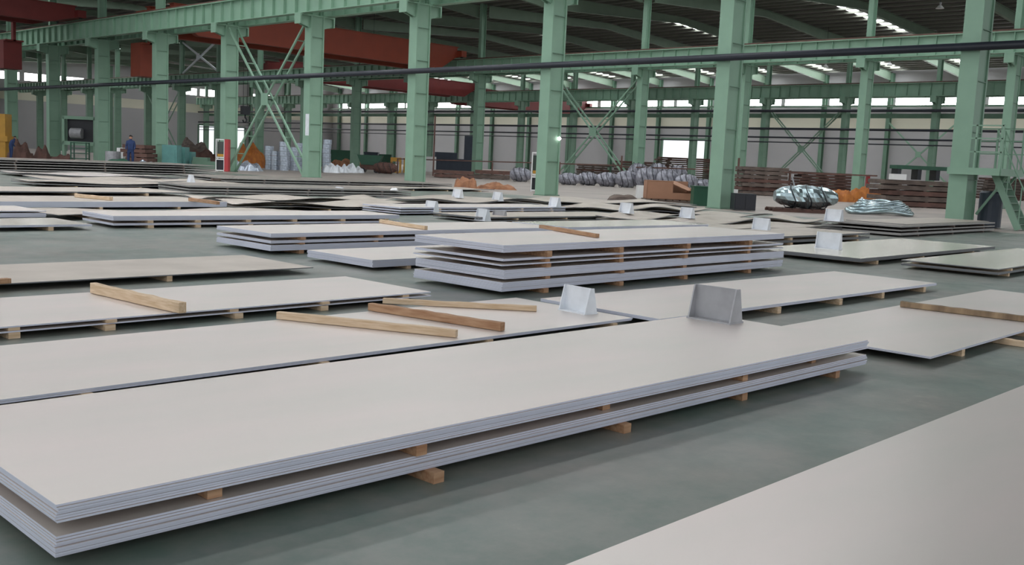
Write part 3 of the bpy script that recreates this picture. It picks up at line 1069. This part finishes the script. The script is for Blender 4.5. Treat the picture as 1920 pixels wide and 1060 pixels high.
simple(lumpy(1.3, .6, .3, 5), 'plank_heap', 'brown_wood', (1168, 377), 'dark low heap of wood scraps left of the cardboard box', 'wood scraps')

# slate drum cabinet by the stairs
root = empty('waste_bin', at(1853, 427), FACE)
MB().tube([(0, 0, .02), (0, 0, 1.12)], .36, 20).build('body', M['slate'], root, smooth=False)
MB().tube([(0, 0, 1.12), (0, 0, 1.18)], [.38, .3], 20).build('lid', M['slate'], root)
tag(root, 'dark slate drum with a lid, standing under the green stair', 'drum')


# foil wrapped bundles
def bundle(px_, L, Wd, H, mat, label, seed, z=0.0, rz=FACE, name='wrapped_bundle', bands=3, cat='bundle', bandmat='black'):
    P, k = site(*px_)
    o = empty(name, (P.x, P.y, z), rz)
    rnd = random.Random(seed)
    mb = MB()
    n, mseg = 18, 16
    base = 0
    for i in range(n + 1):
        u = i / n
        x = -L / 2 + L * u
        e = (math.sin(math.pi * min(1, max(0, u * .94 + .03)))) ** .35
        for j in range(mseg):
            th = 2 * math.pi * j / mseg
            rr = e * (1 + rnd.uniform(-.07, .07))
            mb.v.append((x, Wd / 2 * math.cos(th) * rr, max(.01, H / 2 + H / 2 * math.sin(th) * rr)))
    for i in range(n):
        for j in range(mseg):
            l = (j + 1) % mseg
            mb.f.append((i * mseg + j, i * mseg + l, (i + 1) * mseg + l, (i + 1) * mseg + j)); mb.mi.append(0)
    mb.f.append(tuple(range(mseg))); mb.mi.append(0)
    mb.f.append(tuple(range(n * mseg, (n + 1) * mseg))[::-1]); mb.mi.append(0)
    mb.build('wrapping', M[mat], o)
    for q in range(bands):
        x = -L / 2 + L * (q + 1) / (bands + 1)
        pts = [(x + .12 * math.sin(t * 2), Wd / 2 * 1.03 * math.cos(t), max(.02, H / 2 + H / 2 * 1.03 * math.sin(t))) for t in [2 * math.pi * i / 16 for i in range(16)]]
        MB().tube(pts, .02, 5, closed=True).build('strap', M[bandmat], o)
    return tag(o, label, cat)


bundle((1508, 398), 2.4, 1.2, .9, 'foil', 'large crumpled silver-wrapped bundle on a pallet at right', 11, z=.14)
simple(MB().bar((0, 0, .6), (-.25, 0, 1.35), .05), 'steel_strip', 'grey_steel', (1492, 396), 'loose grey strip sticking up from the large silver bundle', 'metal strip')
P, k = site(1648, 403)
root = empty('strip_coil', (P.x, P.y, 0), FACE)
for i in range(5):
    r = 1.1 - .1 * i
    pts = [(r * 1.15 * math.cos(t), r * .8 * math.sin(t), .12 + .09 * i + .05 * math.sin(3 * t + i)) for t in [2 * math.pi * q / 28 for q in range(28)]]
    MB().tube(pts, .085, 8, closed=True).build('turn', M['foil'], root, smooth=True)
tag(root, 'flat loose coil of shiny silver strip on the floor, right of the large bundle', 'metal coil')
simple(MB().bar((-.2, 0, 0), (.15, 0, .62), .12, .05), 'steel_offcut', 'white', (1608, 398), 'pale offcut leaning up left of the loose silver coil', 'metal offcut')

# timber / rusty section piles behind the nearest row
board_pile((1185, 339), 80, 36, 'brown_wood', 'the brown pile behind the centre posts', 2.5, 1, 5)
board_pile((1110, 335), 60, 26, 'brown_wood', 'the brown pile left of the bright gateway', 2.5, 2, 3)
board_pile((1290, 341), 130, 44, 'brown_wood', 'the broad brown pile under the bright gateway', 2.5, 3, 7)
board_pile((1425, 366), 90, 52, 'brown_wood', 'the pile behind the low black cabinet', 2.5, 4, 5)
board_pile((1540, 362), 110, 38, 'rust', 'the reddish pile behind the silver bundle', 2.5, 5, 6)
board_pile((1715, 388), 160, 49, 'brown_wood', 'the big pile left of the green stair', 2.8, 6, 5)
board_pile((1880, 375), 90, 40, 'brown_wood', 'the pile seen under the green stair', 2.5, 8, 4)
board_pile((850, 334), 80, 14, 'rust', 'the low rusty pile behind the brown tarpaulins', 2.2, 7, 2)
board_pile((925, 336), 70, 16, 'brown_wood', 'the low pile right of the brown tarpaulins', 2.2, 9, 2)
# grey wrapped rolls
rl = [(1066, 347, .85), (1102, 348, .95), (1138, 350, 1.0), (1174, 352, 1.2), (1212, 354, 1.5), (1250, 356, 1.4), (1286, 358, 1.15), (1318, 359, .85), (975, 341, 1.05), (1195, 350, 1.8), (1232, 352, 1.85), (1268, 353, 1.75)]
rl.sort()
for i, (x, y, H_) in enumerate(rl):
    bundle((x, y), 1.56, .8, H_, 'plastic_grey', 'grey wrapped roll in the row behind the centre posts, %s from the left' % ORD[i], 20 + i, rz=FACE, cat='wrapped roll', name='wrapped_roll')['group'] = 'grey wrapped rolls'
# orange-brown steel scraps
for i, (x, w_, h_) in enumerate(((1575, 1.6, .8), (1615, 1.8, 1.0), (1655, 1.8, .7))):
    simple(lumpy(w_, 1.2, h_, 40 + i, rough=.5), 'scrap_heap', 'amber', (x, 378), 'orange rusty scrap heap at the foot of the far column, %s from the left' % ORD[i], 'scrap heap', group='orange scrap heaps')
simple(MB().b2((-.18, -.18, 0), (.18, .18, 1.7)), 'red_post', 'red', (1625, 360), 'short red post right of the second-row column', 'post')
# dark work bench with blue drum and white box
P, k = site(1715, 388)
root = empty('work_bench', (P.x + .3, P.y - .3, 1.47), FACE)
MB().b2((-1.8, -.5, .55), (1.8, .5, .75)).build('top', M['dark_green'], root)
for x in (-1.6, -.5, .5, 1.6):
    MB().b2((x - .1, -.45, 0), (x + .1, .45, .55)).build('leg', M['black'], root)
tag(root, 'dark green bench on the brown pile left of the stair', 'bench')
simple(MB().b2((-.35, -.3, 0), (.35, .3, .3)), 'white_box', 'white', (1678, 388), 'small white box lying on the brown pile left of the stair', 'box', z=1.425)

# brown tarpaulins
simple(lumpy(1.15, .9, .72, 3, rough=.5), 'tarpaulin', 'tarp', (873, 354), 'crumpled brown tarpaulin heap, pointed, beyond the wavy sheets', 'tarpaulin')
simple(lumpy(2.1, .9, .36, 4, rough=.6), 'tarpaulin', 'tarp', (930, 355), 'flatter brown tarpaulin heap left of the red-sided cabinet', 'tarpaulin')


# open frame cabinets with a red side
def frame_cabinet(px_, H, wd, label):
    P, k = site(*px_)
    o = empty('frame_cabinet', (P.x, P.y, 0), FACE)
    f = MB()
    for x in (-wd / 2, wd / 2 - .05):
        f.b2((x, -.22, 0), (x + .05, -.16, H)).b2((x, .16, 0), (x + .05, .22, H))
    for z in (0.05, H * .36, H * .42, H - .06):
        f.b2((-wd / 2, -.22, z), (wd / 2, -.17, z + .06))
    f.build('frame', M['white'], o)
    MB().b2((-wd / 2 + .05, -.1, .1), (wd / 2 - .05, .15, H * .36)).build('lower_box', M['black'], o)
    MB().b2((-wd / 2 + .05, .05, H * .48), (wd / 2 - .05, .15, H * .92)).build('back_panel', M['glass_dark'], o)
    MB().b2((-wd / 2 + .08, -.1, H * .46), (wd / 2 - .08, .02, H * .54)).build('yellow_tray', M['yellow'], o)
    MB().b2((wd / 2, -.25, .03), (wd / 2 + .24, .22, H)).build('side_panel', M['red'], o)
    tag(o, label, 'cabinet', 'white-framed cabinets with red sides')


frame_cabinet((1006, 360), 1.95, .62, 'white-framed open cabinet with a red side, at the middle column')
frame_cabinet((414, 322), 2.0, .55, 'white-framed open cabinet with a red side, left of the cross brace')

# guard rail behind the nearest row: posts and bars
posts = [(812, 330, 4.9), (745, 326, 1.3), (922, 336, 1.3), (1048, 341, 1.6), (1163, 348, 2.3), (1381, 363, 2.4), (1478, 369, 1.7)]
for i, (x, y, hh) in enumerate(sorted(posts)):
    simple(MB().b2((-.06, -.06, 0), (.06, .06, hh)), 'fence_post', 'rust', (x, y), 'thin dark post of the guard rail, %s from the left' % ORD[i], 'post', group='guard rail posts')
A, B = at(745, 326), at(1163, 348)
tag(MB().bar((A.x, A.y, 1.25), (B.x, B.y, 1.55), .09).build('guard_rail', M['rust']), 'thin dark horizontal rail behind the middle columns, left stretch', 'rail', 'guard rails')
A, B = at(1163, 348), at(1381, 363)
tag(MB().bar((A.x, A.y, 1.45), (B.x, B.y, 1.55), .09).build('guard_rail', M['rust']), 'thin dark horizontal rail in front of the bright gateway', 'rail', 'guard rails')
A, B = at(1381, 363), at(1640, 380)
tag(MB().bar((A.x, A.y, 1.55), (B.x, B.y, 1.6), .09).build('guard_rail', M['rust']), 'thin dark horizontal rail behind the silver bundles', 'rail', 'guard rails')

# silver coils in piles
cm = MB().tube([(0, 0, .0), (0, 0, .34)], .34, 16)
c0 = None
cpiles = [(505, 318, 5), (517, 319, 4), (532, 320, 6), (542, 318, 5), (552, 320, 5), (562, 319, 6), (612, 322, 7)]
for i, (x, y, n) in enumerate(cpiles):
    P, k = site(x, y)
    for j in range(n):
        if c0 is None:
            c0 = cm.build('metal_coil', M['coil'])
            MB().tube([(0, 0, .33), (0, 0, .35)], .16, 12).build('core', M['black'], c0)
            o = c0
        else:
            o = copy_tree(c0)
        o.location = (P.x + random.uniform(-.04, .04), P.y + random.uniform(-.04, .04), .36 * j)
        pos = 'lowest' if j == 0 else ('topmost' if j == n - 1 else ORD[j] + ' up')
        tag(o, 'small silver coil, %s in pile %s from the left beside the nearest-row column' % (pos, ORD[i]), 'metal coil', 'silver coils in upright piles')
# white scrap lumps right of them
for i, (x, w_, h_) in enumerate(((622, 1.2, .9), (640, 1.1, .7), (655, 1.4, .8), (668, 1.2, .6))):
    simple(lumpy(w_, 1.0, h_, 60 + i, rough=.6), 'scrap_bale', 'white_steel', (x, 324), 'whitish metal scrap bale right of the coils, %s from the left' % ORD[i], 'scrap bale', group='whitish scrap bales')
simple(lumpy(2.4, 1.4, 1.0, 71, rough=.6), 'scrap_bale', 'tarp', (628, 317), 'tan covered heap behind the whitish scrap bales, left one', 'covered heap')
simple(lumpy(3.0, 1.4, 1.1, 72, rough=.4), 'scrap_bale', 'tarp', (662, 316), 'tan covered heap behind the whitish scrap bales, right one', 'covered heap')
# green tipping cart
P, k = site(694, 324)
root = empty('tipping_cart', (P.x, P.y, 0), FACE)
MB().prism([(-.7, .65), (.7, .65), (1.05, 1.45), (-1.05, 1.45)], 'y', -.5, .5).build('tub', M['dark_green'], root)
MB().b2((-.75, -.45, .25), (.75, .45, .64)).build('chassis', M['rust'], root)
for x in (-.55, .55):
    MB().tube([(x, -.5, .2), (x, .5, .2)], .2, 12).build('wheel', M['black'], root)
tag(root, 'green tipping cart between the coils and the brown roll', 'cart')
bundle((722, 326), 1.9, 1.1, .95, 'rust', 'brown cylindrical roll right of the green cart', 81, cat='roll', name='brown_roll')
for i, (x, w_) in enumerate(((742, .9), (764, .7))):
    simple(MB().b2((-w_ / 2, -.4, .0), (w_ / 2, .4, .12)).b2((-w_ / 2, -.4, 1.0), (w_ / 2, .4, 1.35)).b2((-w_ / 2, -.4, .12), (-w_ / 2 + .12, .4, 1.0)).b2((w_ / 2 - .12, -.4, .12), (w_ / 2, .4, 1.0)),
           'yellow_stand', 'yellow', (x, 324), 'yellow machine frame left of the central column, %s one' % ('left' if i == 0 else 'right'), 'machine frame')
# dark bins behind
for i, (x, y, w_, h_, mt) in enumerate(((640, 312, 2.4, 1.9, 'dark_green'), (696, 312, 1.8, 1.9, 'slate'), (722, 312, 1.8, 1.7, 'dark_green'), (590, 312, 1.5, 1.6, 'dark_green'))):
    simple(MB().b2((-w_ / 2, -.7, 0), (w_ / 2, .7, h_ * .9)).b2((-w_ / 2 - .06, -.76, h_ * .9), (w_ / 2 + .06, .76, h_)), 'storage_bin', mt, (x, y), 'dark storage bin behind the coils, %s counted by distance from the middle column' % ORD[i], 'bin', group='dark storage bins')
# large gantry machine in the middle distance (dark machine seen between columns)
simple(MB().b2((-2.4, -1, 0), (2.4, 1, 1.2)).b2((-2.6, -1.1, 1.2), (2.6, 1.1, 1.5)).b2((1.2, -.8, 1.5), (2.2, .8, 4.2)).b2((-2.2, -.6, 1.5), (.4, .6, 2.2)), 'press_machine', 'slate', (850, 322),
       'bulky dark grey machine between the two central columns', 'machine')
simple(MB().b2((-.6, -.5, 0), (.6, .5, 1.6)), 'machine_guard', 'white', (806, 322), 'pale upright panel at the left of the bulky grey machine', 'panel')

# left side: machines, scrap, people
simple(lumpy(1.5, 1.3, 1.5, 90, rough=.7), 'rust_heap', 'rust', (38, 299), 'dark rust-red scrap heap at the left, near the yellow machine', 'scrap heap')
simple(lumpy(1.3, 1.2, 1.2, 91, rough=.7), 'rust_heap', 'rust', (78, 300), 'brown scrap heap at the left, right of the dark red one', 'scrap heap')
simple(lumpy(1.4, 1.2, .6, 92, rough=.5), 'rust_heap', 'rust', (118, 302), 'low dark scrap heap between two left columns', 'scrap heap')
simple(MB().b2((-.5, -.5, 0), (.5, .5, 3.2)).b2((-.7, -.6, 1.2), (.7, .6, 1.6)), 'yellow_machine', 'yellow', (4, 296), 'tall yellow machine at the left border', 'machine')
# portal frame with a roll
P, k = site(150, 300)
root = empty('portal_machine', (P.x, P.y, 0), FACE)
f = MB()
f.b2((-1.35, -.2, 0), (-1.15, .2, 3.4)).b2((1.15, -.2, 0), (1.35, .2, 3.4)).b2((-1.35, -.2, 3.2), (1.35, .2, 3.45)).b2((-1.35, -.2, 1.15), (1.35, .2, 1.45))
f.build('frame', M['green'], root)
MB().tube([(-.7, 0, 2.1), (.2, 0, 2.1)], .42, 16).build('roll', M['grey_steel'], root)
MB().b2((-1.1, .25, 1.45), (1.1, .35, 3.2)).build('back_panel', M['black'], root)
tag(root, 'green portal frame holding a grey roll, between two left columns', 'machine')
root = empty('step_stand', at(150, 305), FACE)
f = MB()
for x in (-.55, .5):
    f.b2((x, -.3, 0), (x + .07, -.23, 1.4)).b2((x, .23, 0), (x + .07, .3, 1.4))
f.build('frame', M['dark_green'], root)
for z in (.25, .6, .95, 1.32):
    MB().b2((-.5, -.28, z), (.55, .28, z + .06)).build('shelf', M['dark_green'], root)
tag(root, 'small dark green shelf stand below the green portal frame', 'stand')
simple(MB().tube([(0, 0, 0), (0, 0, .9)], .5, 16), 'storage_tank', 'grey_steel', (212, 309), 'short silvery tank right of the third left column', 'tank')
simple(MB().b2((-.22, -.3, 0), (.22, .3, 1.15)), 'white_panel_box', 'white', (228, 309), 'white upright box right of the silvery tank', 'box')
simple(lumpy(1.9, 1.4, .55, 95), 'covered_heap', 'dark_green', (225, 314), 'dark green covered heap before the silvery tank', 'covered heap')
board_pile((263, 312), 46, 40, 'rust', 'the rusty beam pile left of the tallest left column', 2.0, 31, 4)
simple(lumpy(1.6, 1.2, .5, 97, rough=.7), 'scrap_heap', 'coil', (270, 314), 'pale crumpled scrap before the rusty beam pile', 'scrap heap')
for i, (x, w_, h_) in enumerate(((322, 1.0, 1.5), (340, .8, 1.4), (352, .8, 1.1))):
    simple(MB().b2((-w_ / 2, -.5, 0), (w_ / 2, .5, h_)).b2((-w_ / 2 + .1, -.53, .3), (w_ / 2 - .1, -.5, h_ * .8)), 'teal_cabinet', 'teal', (x, 314), 'teal machine cabinet right of a left column, %s of three' % ORD[i], 'cabinet', group='teal cabinets')
simple(MB().b2((-.85, -.4, 0), (.85, .4, .5)).b2((-.8, -.35, .5), (.2, .35, .75)), 'machine_bed', 'green_dark', (386, 316), 'long low green machine bed left of the red-sided cabinet', 'machine')
simple(lumpy(3.2, 1.6, 1.5, 99, rough=.6), 'scrap_heap', 'rust', (385, 308), 'brown scrap heap behind the low green machine bed', 'scrap heap')
simple(lumpy(3.6, 2.2, 2.6, 100, rough=.5), 'scrap_heap', 'brown_wood', (365, 303), 'tall dark brown heap left of the red-sided cabinet', 'scrap heap')
simple(lumpy(2.6, 1.4, 2.2, 101, rough=.5), 'scrap_heap', 'amber', (468, 314), 'rusty orange heap behind the cross brace', 'scrap heap')
simple(lumpy(2.0, 1.4, .8, 102, rough=.6), 'scrap_heap', 'coil', (462, 320), 'silvery crumpled heap left of the upright coil piles', 'scrap heap')
simple(lumpy(2.2, 1.4, 1.0, 103, rough=.3), 'scrap_heap', 'amber', (512, 300), 'orange load standing before the bright left gateway', 'load')


# people
def person(px_, H, label, turn=0.0, stoop=.0):
    P, k = site(*px_)
    root = empty('person', (P.x, P.y, 0), FACE + turn)
    s = H / 1.7
    J = [(0, 0, .92), (0, .01, 1.12), (0, -stoop * .3, 1.36), (0, -stoop * .5, 1.46), (0, -stoop * .6, 1.53), (0, -stoop * .65, 1.60), (0, -stoop * .65, 1.69),
         (.17, -stoop * .3, 1.38), (.23, -.02, 1.12), (.2, -.2, .95), (-.17, -stoop * .3, 1.38), (-.23, -.02, 1.12), (-.2, -.2, .95),
         (.1, 0, .86), (.11, -.02, .48), (.11, .02, .08), (.11, -.12, .04), (-.1, 0, .86), (-.12, .02, .48), (-.13, .08, .08), (-.13, -.06, .04)]
    Ed = [(0, 1), (1, 2), (2, 3), (3, 4), (4, 5), (5, 6), (2, 7), (7, 8), (8, 9), (2, 10), (10, 11), (11, 12), (0, 13), (13, 14), (14, 15), (15, 16), (0, 17), (17, 18), (18, 19), (19, 20)]
    Rr = [.15, .15, .17, .06, .07, .095, .06, .07, .05, .038, .07, .05, .038, .1, .075, .05, .045, .1, .075, .05, .045]
    me = D.meshes.new('body')
    me.from_pydata([tuple(c * s for c in j) for j in J], Ed, [])
    o = D.objects.new('body', me)
    COL.objects.link(o)
    o.parent = root
    md = o.modifiers.new('skin', 'SKIN')
    for i, v in enumerate(me.skin_vertices[0].data):
        v.radius = (Rr[i] * s, Rr[i] * s)
        v.use_root = (i == 0)
    sb = o.modifiers.new('sub', 'SUBSURF')
    sb.levels = sb.render_levels = 1
    me.materials.append(M['blue_cloth'])
    hz = 1.61 * s
    hd = MB()
    for (a, rr) in ():
        pass
    h = MB().tube([(0, -stoop * .65 * s, (1.5 + .22 * q / 6) * s) for q in range(7)], [.05 * s, .075 * s, .085 * s, .09 * s, .085 * s, .065 * s, .02 * s], 10).build('head', M['skin'], root, smooth=True)
    MB().tube([(0, (-stoop * .65 + .012) * s, (1.63 + .11 * q / 4) * s) for q in range(5)], [.094 * s, .098 * s, .088 * s, .06 * s, .015 * s], 10).build('hair', M['hair'], root, smooth=True)
    tag(root, label, 'person')


person((245, 314), 1.95, 'person in dark blue work clothes standing left of a green column', .2)
person((21, 299), 1.6, 'person in dark blue work clothes stooping beside the scrap heap at far left', 2.6, .5)

# hook block hanging from the orange crane
P = onX(460, 230, 42.1)
P.y = 69.3
root = empty('hook_block', (P.x, P.y, P.z + .3))
MB().b2((-.3, -.2, .3), (.3, .2, .95)).build('block', M['black'], root)
pts = [(0, 0, .3), (0, 0, .1), (.15, 0, -.08), (.08, 0, -.28), (-.12, 0, -.28), (-.2, 0, -.1)]
MB().tube(pts, .06, 8).build('hook', M['black'], root, smooth=True)
MB().tube([(-.18, 0, .95), (-.18, 0, 11.4 - P.z - .3)], .02, 6).build('cable', M['black'], root)
MB().tube([(.18, 0, .95), (.18, 0, 11.4 - P.z - .3)], .02, 6).build('cable', M['black'], root)
tag(root, 'black crane hook block hanging on cables left of the cross brace', 'crane hook')

# sign plate on a column, lamps
P = onX(578, 234, XA - .47)
tag(MB().b2((0, -.16, -.6), (.02, .16, .6)).build('sign_plate', M['white_steel'], loc=(P.x, P.y + .12, P.z)), 'narrow pale blank plate fixed on the fifth column from the right, nearest row', 'sign')
P = onX(1048, 260, XA + .3)
root = empty('globe_lamp', (P.x, P.y - .02, P.z))
MB().tube([(0, 0, -.09 + .18 * q / 8) for q in range(9)], [.09 * math.sin(math.pi * max(.05, min(.95, q / 8))) for q in range(9)], 12).build('globe', M['lamp'], root, smooth=True)
MB().bar((0, 0, .09), (-.0, .45, .2), .03).build('arm', M['green_dark'], root)
tag(root, 'small round white lamp on the right of the middle column', 'lamp')
for i, (x, y, X, sp) in enumerate(((1548, 122, 90, 2), (1388, 38, 75, 2), (1763, 8, 75, 2), (1668, 118, 92, 2), (700, 95, 55, 1), (905, 155, 85, 2))):
    P = onX(x, y, X)
    z = min(P.z, EAVE - 1.2)
    hb = empty('high_bay_lamp', (P.x, P.y, z))
    MB().tube([(0, 0, -.22), (0, 0, 0)], [.3, .12], 14, caps=True).build('shade', M['white'], hb)
    MB().tube([(0, 0, 0), (0, 0, .22)], .09, 8).build('housing', M['grey_steel'], hb)
    MB().tube([(0, 0, .22), (0, 0, roof_z(P.x, sp) - z - .02)], .015, 6).build('cable', M['black'], hb)
    tag(hb, 'small white high-bay lamp hanging from the roof, %s of those in view' % ORD[i], 'lamp', 'high-bay lamps')

# ------------------------------------------------------------------ stair and platform at the right column
YS = YA
root = empty('access_stair', (XA, YS, 0))
PZ = 1.88
pl = MB()
pl.b2((-.6, -1.3, PZ - .05), (1.5, -.36, PZ))
pl.b2((-.6, -.36, PZ - .05), (-.5, .3, PZ))
pl.b2((-.64, -1.3, PZ - .2), (-.56, .3, PZ + .02))
pl.b2((-.6, -1.34, PZ - .2), (1.5, -1.28, PZ + .02))
pl.build('platform', M['green'], root)
for x, y in ((-.55, -.5), (-.55, -1.28), (1.4, -1.28), (1.4, -.5)):
    MB().b2((x, y, PZ), (x + .05, y + .05, PZ + 1.36)).build('rail_post', M['green'], root)
for z in (PZ + .5, PZ + .92, PZ + 1.32):
    MB().b2((-.55, -1.27, z), (-.51, -.32, z + .04)).build('guard_rail', M['green'], root)
    MB().b2((1.41, -2.6, z), (1.45, .3, z + .04)).build('guard_rail', M['green'], root)
for x in (.42, 1.2):
    MB().bar((x, -.36, .42), (x, -1.25, PZ - .12), .07).build('knee_brace', M['green'], root)
# steep flight dropping from the platform edge to the floor
for off in (.3, 1.05):
    T = Vector((off, -.62 if off < .5 else -.75, PZ - .05))
    T.y = -1.1
    Bm = Vector((off, -1.72, 0.02))
    T.y = -.8
    MB().bar(T, Bm, .2, .06, up=(1, 0, 0)).build('stringer', M['green'], root)
    up = Vector((0, 0, 1.3))
    hr = MB()
    hr.tube([T + up, Bm + Vector((0, -.1, 1.15))], .022, 8)
    for t in (0.02, .5, .98):
        p = T.lerp(Bm, t)
        hr.tube([p, p + up], .02, 6)
    hr.build('handrail', M['green'], root)
for i in range(8):
    t = (i + .6) / 8.4
    y = -.8 - .92 * t
    z = (PZ - .05) * (1 - t)
    MB().b2((.33, y - .11, z), (1.02, y + .11, z + .03)).build('tread', M['green_dark'], root)
tag(root, 'green steel platform and stair with handrails at the rightmost column', 'stair')

# a small pale lump of paper left on the sheets left of the nearest-row column
P = surf(739, 357)
o = lumpy(.28, .22, .1, 210, 8, 6, rough=.4).build('crumpled_paper', M['white'], loc=(P.x, P.y, P.z), rz=FACE)
tag(o, 'small crumpled white lump lying on sheets, centre left in the distance', 'paper')
